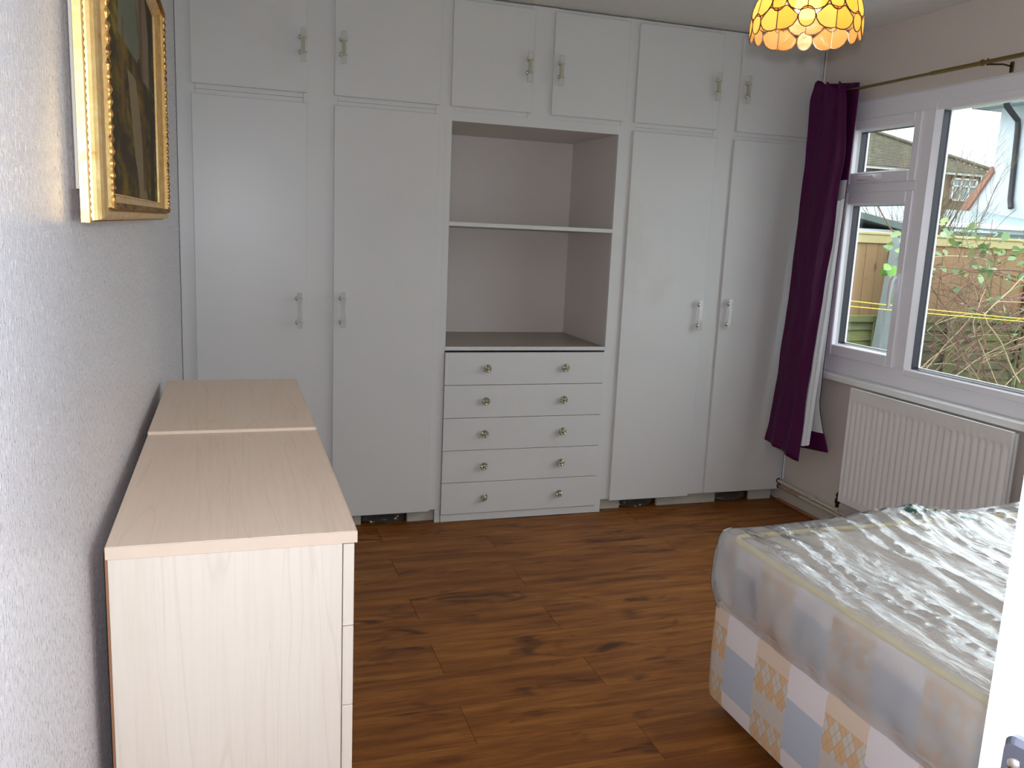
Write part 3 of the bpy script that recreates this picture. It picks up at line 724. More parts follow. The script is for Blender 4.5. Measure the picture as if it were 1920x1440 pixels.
def rope(d, hx, r0, step):
    dz = d * .30; cs = [(PY0 + d, PZ0 + dz), (PY1 - d, PZ0 + dz), (PY1 - d, PZ1 - dz), (PY0 + d, PZ1 - dz)]; pts = []; rr = []
    for i in range(4):
        a, c_ = cs[i], cs[(i + 1) % 4]; ln = math.hypot(c_[0] - a[0], c_[1] - a[1]); n = int(ln / step)
        for k_ in range(n):
            u = k_ / n; pts.append((hx, a[0] + (c_[0] - a[0]) * u, a[1] + (c_[1] - a[1]) * u)); rr.append(r0 * (1.0 + .38 * math.sin(k_ * PI / 2)))
    return MB().tube(pts, rr, 6, close=True)
rope(.080, .0435, .0042, .0042).build('rope_edge', M['gilt_d'], pt, smooth=True)
rope(.0080, .0235, .0017, .0025).build('bead_edge', M['gilt_d'], pt, smooth=True)
d = .150; dz = d * .30
q = MB(); A = [(.0215, PY0 + d, PZ0 + dz), (.0215, PY1 - d, PZ0 + dz), (.0215, PY1 - d, PZ1 - dz), (.0215, PY0 + d, PZ1 - dz)]
B = [(.017,) + p[1:] for p in A]
Wd = PY1 - PY0 - 2 * d; Hd = PZ1 - PZ0 - 2 * dz
q.add(A + B, [(0, 1, 2, 3), (4, 5, 6, 7), (0, 1, 5, 4), (1, 2, 6, 5), (2, 3, 7, 6), (3, 0, 4, 7)], [[(0, 0), (Wd, 0), (Wd, Hd), (0, Hd)]] + [[(0, 0)] * 4] * 5)
q.build('canvas', M['painting'], pt)
MB().box(.002, .0110, PY0 + .045, PY1 - .03, PZ0 + .045, PZ1 - .04).build('backing_board', M['skirt'], pt)

# ================================================================== SHELL LAMPSHADE PENDANT
LX, LY, LZ = 1.492, -2.02, 1.877; LR, LH = .127, .160
t = thing('pendant_lamp', 'lit pendant lamp with a domed shade of overlapping amber capiz shell discs', 'lamp', (LX, LY, LZ))
def dome(th, a, off=0):
    r = (LR + off) * math.cos(a); return (LX + r * math.cos(th), LY + r * math.sin(th), LZ + .016 + (LH + off) * math.sin(a))
edge = MB()
nrep = 6
rows = 5
ph0 = math.atan2(-3.82 + 2.02, .204 - 1.492)
a = 0.0
for rw in range(rows):
    ac = a + .025 if rw == 0 else a
    rc = LR * math.cos(ac); per = 2 * PI * rc / nrep; sc_ = per / .134
    vr = .0205 * (1 if rw < 3 else sc_ / .8) ; vr = min(.0205, .0205 * max(sc_, .5) * 1.1)
    for k_ in range(nrep):
        th0 = ph0 + (k_ + (.5 if rw % 2 else 0)) * 2 * PI / nrep
        shapes = []
        shapes.append([(.0185 * sc_ * math.cos(x), vr * math.sin(x)) for x in [2 * PI * i / 18 for i in range(18)]])
        for sg in (-1, 1):
            cx = sg * per / 2
            # petal: straight against its twin, rounded outside and below
            P_ = [(0, 1.05), (0, -1.0), (-.25, -1.14), (-.52, -1.08), (-.78, -.78), (-.95, -.25), (-.98, .2), (-.72, .72), (-.45, 1.22), (-.2, 1.1)]
            w_ = per / 2 - .0185 * sc_
            shapes.append([(cx - sg * (-px_) * w_ if False else cx + sg * px_ * w_, pv * vr * .98) for px_, pv in P_])
        for sh in shapes:
            jit = R.uniform(-.0006, .0006)
            def mp(u, v, off=0):
                aa = ac + v / (LH * .93); rr_ = max(LR * math.cos(ac), .02)
                return dome(th0 + u / rr_, min(aa, PI / 2 - .02), off + jit)
            cu = sum(u for u, v in sh) / len(sh); cv = sum(v for u, v in sh) / len(sh)
            n = len(sh); vs = [mp(u, v, .0004) for u, v in sh] + [mp(cu, cv, .0010)] + [mp(u, v, -.0004) for u, v in sh] + [mp(cu, cv, .0000)]
            fs = [(i, (i + 1) % n, n) for i in range(n)] + [(n + 1 + (i + 1) % n, n + 1 + i, 2 * n + 1) for i in range(n)] + [(i, n + 1 + i, n + 1 + (i + 1) % n, (i + 1) % n) for i in range(n)]
            MB().add(vs, fs).build('shell_piece', M['shell'], t, smooth=True)
            edge.tube([mp(u, v) for u, v in sh], .0014, 5, close=True)
    a += .0425 / LH * (1.0 if rw < 2 else .95)
edge.build('shell_edging', M['leadbrown'], t, smooth=True)
MB().lathe([(.030, 0), (.034, .004), (.022, .012), (.012, .02)], (LX, LY, LZ + LH + .006), 'z', 18).build('shade_cap', M['rod'], t, smooth=True)
bu = MB().lathe([(.002, -.030), (.016, -.027), (.027, -.014), (.030, 0), (.027, .014), (.018, .030), (.013, .042)], (LX, LY, LZ + .072), 'z', 20).build('light_bulb', M['bulb'], t, smooth=True)
MB().lathe([(.0135, 0), (.0145, .01), (.019, .015), (.019, .05)], (LX, LY, LZ + .112), 'z', 18).build('lamp_holder', M['skirt'], t, smooth=True)
MB().tube([(LX, LY, LZ + LH + .02), (LX, LY, H - .02)], .0035, 8).build('cord', M['skirt'], t, smooth=True)
MB().lathe([(.004, 0), (.03, .004), (.042, .018), (.042, .026)], (LX, LY, H - .0265), 'z', 24).build('ceiling_rose', M['sill'], t, smooth=True)

# ================================================================== CURTAIN + ROD
t = thing('curtain_rod', 'thin brass telescopic curtain rod above the window', 'curtain rod', (3.0, -1.3, 2.10))
MB().tube([(3.0, -.12, 2.125), (3.0, -.80, 2.125)], .0062, 12).build('thin_tube', M['rod'], t, smooth=True)
MB().tube([(3.0, -.80, 2.125), (3.0, -3.55, 2.127)], .0086, 12).build('thick_tube', M['rod'], t, smooth=True)
MB().lathe([(.0088, -.006), (.0125, -.004), (.0125, .004), (.0088, .006)], (3.0, -1.06, 2.126), 'y', 14).build('collar', M['rod'], t, smooth=True)
q = MB(); q.tube([(3.0, -1.085, 2.116), (3.03, -1.13, 2.112), (W, -1.13, 2.108)], .0035, 6); q.box(W - .006, W - .0005, -1.143, -1.125, 2.085, 2.125, .002); q.tube([(3.0, -1.085, 2.112), (3.0, -1.085, 2.138)], .003, 6)
q.build('bracket', M['brassdark'], t)
q = MB(); q.tube([(3.0, -.115, 2.12), (W, -.115, 2.115)], .0035, 6); q.box(W - .006, W - .0005, -.125, -.105, 2.095, 2.135, .002)
q.build('bracket', M['brassdark'], t)

t = thing('curtain', 'dark purple lined curtain hanging bunched at the left end of the window', 'curtain', (2.95, -.22, .34))
def lerp(tab, z):
    if z >= tab[0][0]: return tab[0][1:]
    for (a, c_) in zip(tab, tab[1:]):
        if a[0] >= z >= c_[0]:
            u = (a[0] - z) / (a[0] - c_[0]); u = u * u * (3 - 2 * u) * .5 + u * .5
            return tuple(p + (s__ - p) * u for p, s__ in zip(a[1:], c_[1:]))
    return tab[-1][1:]
# z, x, y_left, y_right(front layer), y_right back layer, x back
TAB = [(2.185, 2.972, -.078, -.300, -.345, 3.012), (2.10, 2.962, -.066, -.330, -.350, 3.010), (1.84, 2.958, -.078, -.362, -.352, 3.006), (1.55, 2.948, -.080, -.352, -.352, 2.998), (1.145, 2.93, -.086, -.345, -.350, 2.990),
       (.813, 2.908, -.088, -.348, -.347, 2.985), (.62, 2.895, -.086, -.352, -.338, 2.993), (.335, 2.870, -.080, -.372, -.395, 3.030)]
NZ = 90; NU = 64
def cz(i): return 2.185 - i / (NZ - 1) * (2.185 - .340)
def front(u, z, off=0):
    x, yl, yr, yb, xb = lerp(TAB, z)
    k_ = min(1, max(0, (2.185 - z) / .5))
    ph = 2 * PI * (2.2 * u ** 1.25 + .15 * math.sin(z * 2.2)) + .4
    amp = .0165 * (.75 + .35 * math.sin(z * 3 + u * 4)); 
    x2 = x + amp * math.sin(ph) * (1 - .45 * k_) - .012 * math.exp(-((u - .78) / .13) ** 2) * (k_ + .2)
    x2 += .006 * noise.noise(Vector((u * 5, z * 4, 3.3))) + .004 * noise.noise(Vector((u * 14, z * 9, 1.3)))
    y = yl + (yr - yl) * u + .006 * math.cos(ph)
    zo = 0
    return (x2 + off, y, z)
ft = MB(); rows = []
for i in range(NZ):
    z = cz(i); r_ = []
    for j in range(NU):
        u = j / (NU - 1); p = front(u, z)
        zz_ = p[2]
        if i < 8: zz_ += (1 - i / 8) * (.012 * math.sin(u * 17) - .020 * u + (-.012 if u > .35 else .0))
        if i > NZ - 8: zz_ += ((i - NZ + 8) / 8) * (.035 * (1 - u) - .012 * math.exp(-((u - .93) / .1) ** 2))
        r_.append((p[0], p[1], zz_))
    rows.append(r_)
# return fold: the cloth wraps round the left edge to the back layer
ft.grid(rows); ft.build('fabric', M['purple'], t, smooth=True, recalc=False)
o = t.children[0]; md = o.modifiers.new('thick', 'SOLIDIFY'); md.thickness = .0016; md.offset = 0
bk = MB(); rows = []; lrows = []
for i in range(NZ):
    z = cz(i)
    x, yl, yr, yb, xb = lerp(TAB, cz(i)); r_ = []; l_ = []
    fan = min(1, max(0, (.74 - z) / .35))
    for j in range(40):
        u = j / 39
        y = yl + .01 + (yb - yl - .01) * u
        xx = x + .036 + (xb - x - .036) * u ** 1.2 + .007 * math.sin(u * 19 + .4 * math.sin(z * 3)) * (1 - .6 * fan) * (.4 + .6 * (1 - u))
        zz_ = z + (.030 * fan if i > NZ - 8 else 0) * ((i - NZ + 8) / 8) * .9
        if i < 14: zz_ -= .030 * u * (1 - i / 14)
        if i > NZ - 8: zz_ += .014 * ((i - NZ + 8) / 8) * u
        r_.append((xx, y, zz_)); l_.append((xx - .003, y + .001, zz_))
    rows.append(r_)
    if zz_ > .455 + .0 and z < 1.72: lrows.append(l_)
bk.grid(rows); o = bk.build('fabric', M['purple'], t, smooth=True, recalc=False)
md = o.modifiers.new('thick', 'SOLIDIFY'); md.thickness = .0014; md.offset = 1
ln = MB(); ln.grid(lrows); ln.build('lining', M['lining'], t, smooth=True, recalc=False)
# inner pleats of lining peeping past the front layer
pl = MB(); rows = []
for i in range(NZ):
    z = cz(i)
    if z > 1.62 or z < .385: continue
    x, yl, yr, yb, xb = lerp(TAB, z); wd_ = .004 + .018 * min(1, max(0, (1.62 - z) / .9)); r_ = []
    for j in range(12):
        u = j / 11; y = yr + .02 - (.02 + wd_) * u
        r_.append((x + .010 + .028 * u + .004 * math.sin(u * 14), y, z + .006 * math.floor(u * 3)))
    rows.append(r_)
pl.grid(rows); pl.build('lining', M['lining'], t, smooth=True, recalc=False)
# curtain tape hook
MB().tube([(2.962, -.290, 2.118), (2.955, -.292, 2.10), (2.958, -.294, 2.085), (2.966, -.293, 2.10)], .0012, 5).build('curtain_hook', M['chrome'], t)

# ================================================================== RADIATOR + PIPES
RY0, RY1, RZ0, RZ1, RX = -1.455, -.553, .178, .7385, 2.984
t = thing('radiator', 'white ribbed panel radiator under the window', 'radiator', (3.02, (RY0 + RY1) / 2, RZ0))
q = MB(); nr = 25; pitch = (RY1 - RY0 - .03) / nr
prof_y = []
y = RY1
pts = [(RX + .006, RY1), (RX + .001, RY1 - .004), (RX + .001, RY1 - .012)]
def rib(v):   # flat face at RX+.001 with shallow channel depth .006
    return v
NY = nr * 10
zlev = [RZ0 + .003, RZ0 + .030, RZ0 + .036, RZ0 + .045, RZ0 + .06, RZ1 - .082, RZ1 - .067, RZ1 - .058, RZ1 - .052, RZ1 - .003]
zw = [0, 0, .25, .7, 1, 1, .7, .25, 0, 0]
rows = []
for z, w_ in zip(zlev, zw):
    r_ = []
    for j in range(NY + 1):
        yy = RY1 - .015 - j / NY * (RY1 - RY0 - .03)
        ph = (j / 10) % 1.0
        d_ = .5 - .5 * math.cos(2 * PI * ph); d_ = d_ ** .7
        r_.append((RX + .0075 * w_ * (1 - d_), yy, z))
    r_ = [(RX + .008, RY1, z), (RX + .001, RY1 - .003, z)] + r_ + [(RX + .001, RY0 + .003, z), (RX + .008, RY0, z)]
    rows.append(r_)
q.grid(rows); q.build('front_panel', M['rad'], t, smooth=True, recalc=False)
q = MB(); q.box(RX + .0085, RX + .014, RY0, RY1, RZ0, RZ1, .002).box(RX, RX + .012, RY0 + .002, RY1 - .002, RZ1 - .004, RZ1, .002).box(RX, RX + .012, RY0 + .002, RY1 - .002, RZ0, RZ0 + .004, .002)
q.build('panel_rim', M['rad'], t)
q = MB(); q.box(RX + .035, RX + .048, RY0 + .01, RY1 - .01, RZ0 + .005, RZ1 - .01, .003).box(RX + .014, RX + .035, RY0 + .02, RY0 + .05, RZ0 + .02, RZ0 + .05).box(RX + .014, RX + .035, RY1 - .05, RY1 - .02, RZ0 + .02, RZ0 + .05).box(RX + .014, RX + .035, RY1 - .05, RY1 - .02, RZ1 - .06, RZ1 - .03)
q.build('rear_panel', M['rad'], t)
q = MB(); q.box(RX + .048, W - .001, RY1 - .16, RY1 - .13, RZ0 + .05, RZ1 - .05).box(RX + .048, W - .001, RY0 + .13, RY0 + .16, RZ0 + .05, RZ1 - .05); q.build('wall_bracket', M['rad'], t)
vx, vy = 3.006, RY1 + .022
q = MB(); q.lathe([(.006, .135), (.009, .14), (.009, .155), (.0125, .158), (.0125, .178), (.008, .182), (.008, .192), (.011, .194), (.011, .203), (.006, .206), (.006, .214)], (vx, vy, 0), 'z', 8)
q.tube([(vx, vy, .168), (vx, RY1 - .01, .19)], .008, 8); q.build('valve', M['brassdark'], t, smooth=True)
MB().tube([(vx, vy, .137), (vx, vy, .112), (3.03, vy, .104)], .0075, 8).build('valve_tail', M['pipe'], t, smooth=True)
t = thing('heating_pipe', 'upper cream painted heating pipe running along the skirting board', 'pipe', (3.035, -1.8, .10))
MB().tube([(3.034, .002, .118), (3.036, -.25, .110), (3.036, -.53, .103), (3.036, -3.6, .098)], .0078, 10).build('pipe', M['pipe'], t, smooth=True)
for y in (-.30, -1.0): MB().box(3.026, 3.056, y - .008, y + .008, .098, .122, .003).build('pipe_clip', M['pipe'], t)
MB().lathe([(.0135, 0), (.0145, .002), (.009, .004)], (3.034, -.017, .118), 'y', 12).build('pipe_collar', M['dark'], t)
t = thing('heating_pipe', 'lower copper-streaked heating pipe running along the skirting board', 'pipe', (3.04, -1.8, .075))
MB().tube([(3.040, .002, .088), (3.042, -.20, .084)], .0075, 10).build('bare_section', M['copper'], t, smooth=True)
MB().tube([(3.042, -.20, .084), (3.043, -.53, .081), (3.043, -3.6, .080)], .0075, 10).build('pipe', M['pipe'], t, smooth=True)
MB().lathe([(.013, 0), (.014, .002), (.009, .004)], (3.040, -.017, .088), 'y', 12).build('pipe_collar', M['dark'], t)

# ================================================================== BED
BX0, BX1, BY0, BY1 = 1.55, 2.90, -3.66, -1.762
def round_rect(x0, x1, y0, y1, r, n=6):
    pts = []
    for (cx, cy, a0) in ((x1 - r, y1 - r, 0), (x0 + r, y1 - r, PI / 2), (x0 + r, y0 + r, PI), (x1 - r, y0 + r, 1.5 * PI)):
        for i in range(n + 1):
            a = a0 + PI / 2 * i / n; pts.append((cx + r * math.cos(a), cy + r * math.sin(a)))
    return pts
def soft_box(x0, x1, y0, y1, levels, r, wob=0, seed=0, nseg=24):
    """levels: list of (z, inset). returns MB with uv (perimeter, z)"""
    base = round_rect(x0, x1, y0, y1, r)
    per = []
    n0 = len(base)
    for i in range(n0):
        a, c_ = base[i], base[(i + 1) % n0]; d = math.hypot(c_[0] - a[0], c_[1] - a[1]); k_ = max(1, int(d / .06))
        for j in range(k_): per.append((a[0] + (c_[0] - a[0]) * j / k_, a[1] + (c_[1] - a[1]) * j / k_))
    n = len(per); cx, cy = (x0 + x1) / 2, (y0 + y1) / 2
    us = []; u = 0
    for i in range(n + 1):
        us.append(u)
        if i < n: u += math.hypot(per[(i + 1) % n][0] - per[i][0], per[(i + 1) % n][1] - per[i][1])
    # make u follow -y on the left side
    q = MB(); rows = []
    for (z, ins) in levels:
        r_ = []
        for i in range(n + 1):
            x, y = per[i % n]
            w_ = wob * noise.noise(Vector((x * 4, y * 4, z * 5 + seed)))
            dx = (cx - x); dy = (cy - y); ex = max(-1, min(1, (x - cx) / ((x1 - x0) / 2))); ey = max(-1, min(1, (y - cy) / ((y1 - y0) / 2)))
            nx = ex if abs(ex) > .97 else 0; ny = ey if abs(ey) > .97 else 0
            L_ = math.hypot(dx, dy)
            r_.append((x - nx * ins + w_, y - ny * ins + w_, z))
        rows.append(r_)
    k0 = min(range(n), key=lambda i: abs(per[i][0] - x0) + abs(per[i][1] - (-1.840)))
    off = us[k0]
    q.grid(rows, lambda i, j: (us[j] - off + .288 * 40, levels[i][0]))
    return q, [per[i] for i in range(n)], rows
t = thing('divan_base', 'divan bed base in blue, cream and orange checked ticking', 'bed base', ((BX0 + BX1) / 2, (BY0 + BY1) / 2, 0))
q, per, _ = soft_box(BX0, BX1, BY0, BY1, [(.052, .012), (.056, .003), (.075, 0), (.20, -.002), (.33, 0), (.344, .004), (.350, .014)], .03)
q.build('upholstery', M['tick_base'], t, smooth=True, recalc=False)
MB().prism([(x * .985 + .033, y, .351) for x, y in [(p[0], p[1]) for p in round_rect(BX0 + .012, BX1 - .012, BY0 + .012, BY1 - .012, .02)]], (0, 0, -.02)).build('top_cover', M['mtop'], t)
MB().prism([(x, y, .053) for x, y in round_rect(BX0 + .012, BX1 - .012, BY0 + .012, BY1 - .012, .02)], (0, 0, .02)).build('underside', M['dark'], t)
for x in (BX0 + .08, BX1 - .08):
    for y in (BY0 + .1, (BY0 + BY1) / 2, BY1 - .045):
        MB().lathe([(.016, 0), (.020, .004), (.020, .02), (.012, .03), (.012, .054)], (x, y, 0), 'z', 12).build('glide', M['black'], t, smooth=True)
t = thing('mattress', 'thick quilted mattress with yellow piping on the divan base', 'mattress', ((BX0 + BX1) / 2, (BY0 + BY1) / 2, .352))
mx0, mx1, my0, my1 = BX0 + .004, BX1 - .004, BY0 + .01, BY1 - .042
q, per, rows = soft_box(mx0, mx1, my0, my1, [(.353, .02), (.358, .006), (.375, .0), (.42, -.004), (.49, -.004), (.54, .002), (.557, .012)], .07, .006, 3)
q.build('border', M['tick_mat'], t, smooth=True, recalc=False)
q = MB(); gx, gy = 36, 48; rows = []
for i in range(gy + 1):
    r_ = []
    for j in range(gx + 1):
        u, v = j / gx, i / gy
        x = mx0 + .014 + (mx1 - mx0 - .028) * u; y = my0 + .014 + (my1 - my0 - .028) * v
        e = min(u * (mx1 - mx0), (1 - u) * (mx1 - mx0), v * (my1 - my0), (1 - v) * (my1 - my0))
        z = .556 + .018 * min(1, e / .12) ** .5 - .006 * (math.sin(x * 18) * math.sin(y * 18)) ** 2
        # round the corners in
        r_.append((x, y, z))
    rows.append(r_)
q.grid(rows); q.build('top_panel', M['mtop'], t, smooth=True, recalc=False)
for z, ins in ((.560, .005), (.362, -.002)):
    pp = [(max(mx0 + ins, min(mx1 - ins, p[0])), max(my0 + ins, min(my1 - ins, p[1])), z + .003 * noise.noise(Vector((p[0] * 5, p[1] * 5, z)))) for p in per]
    MB().tube(pp, 0.0072 if z > .5 else .004, 8, close=True).build('piping', M['piping'] if z > .5 else M['mtop'], t, smooth=True)
# polythene cover
NS, NT = 150, 250
SD = .226; SX, SY = 1.30, 1.80; sx0, sy1 = mx0 - .006, my1 + .008
rows = []
def ridge(v): return 1 - abs(v)
for i in range(NT + 1):
    tt = -SD + (SY + SD) * i / NT
    r_ = []
    for j in range(NS + 1):
        ss = -SD + (SX + SD) * j / NS
        top = .583
        dn = max(0, -ss, -tt)
        px_ = sx0 + max(0, ss); py_ = sy1 - max(0, tt)
        nx = ny = 0
        if ss < 0 and tt < 0:
            a = math.atan2(-tt, -ss); nx, ny = -math.cos(a), math.sin(a); rr_ = .028
            dn = max(-ss, -tt)
            cx_, cy_ = sx0 + .045, sy1 - .045
            px_, py_ = cx_ + nx * .052, cy_ + ny * .052
        else:
            if ss < 0: nx = -1
            if tt < 0: ny = 1
            # soften around the corner
            if ss < 0 and tt < .045: py_ = sy1 - max(tt, 0) * 1.0 - .0 
        # round over the top edge
        rd = .035
        e = dn
        P0 = Vector((px_, py_, 0))
        if dn > 0:
            k_ = min(1, dn / rd); ang = k_ * PI / 2
            h_in = rd * (1 - math.sin(ang)) * .55
            P0.x -= nx * h_in; P0.y -= ny * h_in
            z = top - rd * .3 * (1 - math.cos(ang)) - max(0, dn - .3 * rd)
            # lean in towards base
            sidewob = .010 * noise.noise(Vector((px_ * 4 + ss, py_ * 5, z * 6))) + .006 * noise.noise(Vector((px_ * 14, py_ * 14, z * 12)))
            bulge = .010 + .010 * math.sin(min(1, dn / SD) * PI) + sidewob
            if ss < 0 and tt < 0: bulge += .022 * math.sin(min(1, dn / SD) * PI * .9) + .010 * math.sin(14 * dn + a * 5)
            P0.x += nx * bulge; P0.y += ny * bulge
        else:
            z = top
            ed = min(ss, tt, 1.3 - ss if ss < 1.3 else 0)
            P0.x += .035 * .55 * (-1) * 0
            amp = min(1, max(0, ed) / .08)
            w_dir = Vector((ss * 1.0 + tt * .16, tt - ss * .12, 0))
            n1 = noise.noise(Vector((w_dir.x * 13, w_dir.y * 1.7, 1.7))); n2 = noise.noise(Vector((w_dir.x * 34, w_dir.y * 4.5, 6.1))); n3 = noise.noise(Vector((ss * 3.0, tt * 2.2, 9)))
            n4 = noise.noise(Vector((ss * 55, tt * 26, 2.2)))
            z += amp * (.014 * ridge(n1 * 1.8) ** 3 + .006 * ridge(n2 * 1.8) ** 2 + .022 * n3 + .0016 * n4) + .002
            z += .040 * math.exp(-((ss - .62) / .22) ** 2 - ((tt - .10) / .11) ** 2) + .018 * math.exp(-((ss - .30) / .16) ** 2 - ((tt - .12) / .12) ** 2)
            z += .045 * math.exp(-((ss - 1.02) / .14) ** 2 - ((tt - .16) / .12) ** 2)
            z = max(z, .577)
            if ed < .02: z -= .006 * (1 - max(0, ed) / .02)
        P0.z = max(.352, z)
        r_.append(tuple(P0))
    rows.append(r_)
q = MB(); q.grid(rows)
tag(q.build('mattress_wrap', M['plastic'], smooth=True, recalc=False), 'crinkled clear polythene wrap with green print covering the mattress', 'plastic cover')

# ================================================================== OPEN ROOM DOOR (right edge of frame)
hx, hy = .925, -3.955; ex, ey = .797, -3.334
dv = Vector((ex - hx, ey - hy, 0)); DL = dv.length; dv.normalize(); dn_ = Vector((-dv.y, dv.x, 0))   # points to -x side?
if dn_.x > 0: dn_ = -dn_
dr = sempty('door_1', (hx, hy, 0))
def dbox(mb, a0, a1, n0, n1, z0, z1):
    """a: distance from hinge along the leaf, n: out of the camera-side face"""
    P_ = [Vector((hx, hy, 0)) + dv * a + dn_ * n for a in (a0, a1) for n in (n0, n1)]
    vs = [(p.x, p.y, z) for p in P_ for z in (z0, z1)]
    mb.add(vs, [(0, 1, 3, 2), (4, 6, 7, 5), (0, 4, 5, 1), (2, 3, 7, 6), (0, 2, 6, 4), (1, 5, 7, 3)])
q = MB(); dbox(q, 0, DL, -.036, 0, .008, 2.0); q.build('door_leaf', M['doorw'], dr)
q = MB(); zt = 1.022; a1 = DL - .021; a0 = a1 - .040
# rounded backplate
poly = []
for (ca, cz_, s0) in ((a1 - .008, zt - .008, 0), (a0 + .008, zt - .008, PI / 2), (a0 + .008, zt - .142, PI), (a1 - .008, zt - .142, 1.5 * PI)):
    for i in range(5):
        an = s0 + PI / 2 * i / 4; poly.append((ca + .008 * math.cos(an), cz_ + .008 * math.sin(an)))
pp = [Vector((hx, hy, 0)) + dv * a_ + Vector((0, 0, z_)) + dn_ * .0005 for a_, z_ in poly]
n = len(pp); cen = sum(pp, Vector()) / n
vs = pp + [p + dn_ * .006 for p in pp] + [cen + (p - cen) * .93 + dn_ * .009 for p in pp]
fs = [tuple(range(2 * n, 3 * n))] + [(i, (i + 1) % n, n + (i + 1) % n, n + i) for i in range(n)] + [(n + i, n + (i + 1) % n, 2 * n + (i + 1) % n, 2 * n + i) for i in range(n)]
hp = q.add(vs, fs).build('handle_plate', M['plate'], dr)
q = MB(); c0 = Vector((hx, hy, 0)) + dv * (a1 - .011) + Vector((0, 0, zt - .022)) + dn_ * .0085
vs = []; fs = []
for i, (r_, h_) in enumerate(((.0058, 0), (.0056, .0016), (.003, .0028), (.0003, .003))):
    for j in range(14):
        an = 2 * PI * j / 14; vs.append(c0 + (dv * math.cos(an) + Vector((0, 0, 1)) * math.sin(an)) * r_ + dn_ * h_)
for i in range(3):
    for j in range(14): fs.append((i * 14 + j, i * 14 + (j + 1) % 14, (i + 1) * 14 + (j + 1) % 14, (i + 1) * 14 + j))
q.add(vs, fs).build('screw', M['chrome'], hp, smooth=True)
q = MB(); c1 = Vector((hx, hy, 0)) + dv * ((a0 + a1) / 2) + Vector((0, 0, zt - .085))
q.tube([c1 + dn_ * .009, c1 + dn_ * .045, c1 + dn_ * .05 - dv * .012, c1 + dn_ * .05 - dv * .10], [.008, .008, .0085, .007], 10)
q.build('lever', M['plate'], hp, smooth=True)
struct('trim_3', MB().box(.045, .10, YB - .01, YB + .012, 0, 2.09, .003).box(.93, .985, YB - .01, YB + .012, 0, 2.09, .003).box(.10, .93, YB - .01, YB + .012, 2.03, 2.09, .003), M['doorw'])

# ================================================================== OUTSIDE
GZ = -.25
g_ = MB(); rows = []
for i in range(41):
    rows.append([(WX + .02 + j * 1.1, -8 + i * 1.2, GZ + .04 * noise.noise(Vector((i * .7, j * .7, 0)))) for j in range(45)])
g_.grid(rows); o = struct('ground', g_, M['grass'], smooth=True, recalc=False)
struct('bounce_slab', MB().box(WX + .03, 5.0, -8, 1.0, GZ - .05, GZ + .06), M['concrete'])  # unseen pale slab, added to bounce daylight up to the ceiling
# new close-board fence
t = thing('board_fence', 'new orange-brown close-boarded fence with pale capping rail behind the old panels', 'fence', (7.2, 2.72, GZ))
x = 4.6; 
while x < 11:
    wdt = .125; dy = R.uniform(-.004, .004)
    MB().box(x, x + wdt, 2.700 + dy, 2.716 + dy, .30, 1.452 + R.uniform(-.004, .004), .002).build('board', M['board'], t); x += wdt + .003
MB().box(4.6, 11, 2.672, 2.740, 1.507, 1.532, .004).build('capping_rail', M['cap'], t)
MB().box(4.6, 11, 2.682, 2.698, 1.430, 1.506, .003).build('top_rail', M['cap'], t)
for x in (6.06, 7.75, 9.6): MB().box(x - .055, x - .012, 2.655, 2.70, .25, 1.43, .004).build('post', M['postrusset'], t)
# old overlap panel fence in front
t = thing('slatted_fence', 'old mossy overlap fence panels at the foot of the new fence', 'fence', (7.2, 2.62, GZ))
def slat(x0, x1, z, yy, seed):
    n = 12; top = [(x0 + (x1 - x0) * i / n, z + .118) for i in range(n + 1)]
    bot = [(x0 + (x1 - x0) * i / n, z + .012 * noise.noise(Vector((i * .6, seed, 0))) - .008 * math.sin(PI * i / n)) for i in range(n + 1)]
    vs = []
    for (a, zt_), (b_, zb) in zip(top, bot): vs += [(a, yy + .012, zt_), (a, yy + .018, zt_), (b_, yy - .012, zb), (b_, yy - .002, zb)]
    fs = []
    for i in range(n):
        o_ = i * 4
        fs += [(o_, o_ + 4, o_ + 6, o_ + 2), (o_ + 1, o_ + 3, o_ + 7, o_ + 5), (o_ + 2, o_ + 6, o_ + 7, o_ + 3), (o_, o_ + 1, o_ + 5, o_ + 4)]
    fs += [(0, 2, 3, 1), (n * 4, n * 4 + 1, n * 4 + 3, n * 4 + 2)]
    return MB().add(vs, fs)
for (x0, x1) in ((4.25, 5.86), (5.98, 7.62), (7.72, 9.4)):
    z = GZ + .03; k_ = 0
    while z < .68:
        slat(x0, x1, z, 2.60, x0 + k_ * 3.1).build('slat', M['slat'], t); z += .0955; k_ += 1
    MB().box(x0, x1, 2.575, 2.622, .712, .775, .004).build('panel_rail', M['mosspost'], t)
    for xb in (x0, (x0 + x1) / 2 - .02, x1 - .04): MB().box(xb, xb + .035, 2.565, 2.586, GZ, .71, .003).build('batten', M['mosspost'], t)
for x in (6.72, 7.67): MB().box(x - .05, x + .045, 2.535, 2.563, GZ, .80, .006).build('post', M['mosspost'], t)
# concrete post
t0 = MB(); t0.prism([(5.875, 2.40, GZ), (5.985, 2.40, GZ), (5.985, 2.51, GZ), (5.875, 2.51, GZ)], (0, 0, 1.80))
vs = []
o = MB().add([(5.685 + (x - 5.685) if False else x, y, z) for (x, y, z) in
              [(5.70, 2.40, GZ), (5.90, 2.40, GZ), (5.90, 2.5, GZ), (5.70, 2.5, GZ), (5.85, 2.40, 1.535), (5.98, 2.40, 1.52), (5.98, 2.5, 1.52), (5.85, 2.5, 1.535)]],
             [(0, 1, 2, 3), (4, 5, 6, 7), (0, 1, 5, 4), (1, 2, 6, 5), (2, 3, 7, 6), (3, 0, 4, 7)]).build('concrete_post', M['concrete'])
tag(o, 'leaning pale grey concrete post in front of the garden fence', 'post')

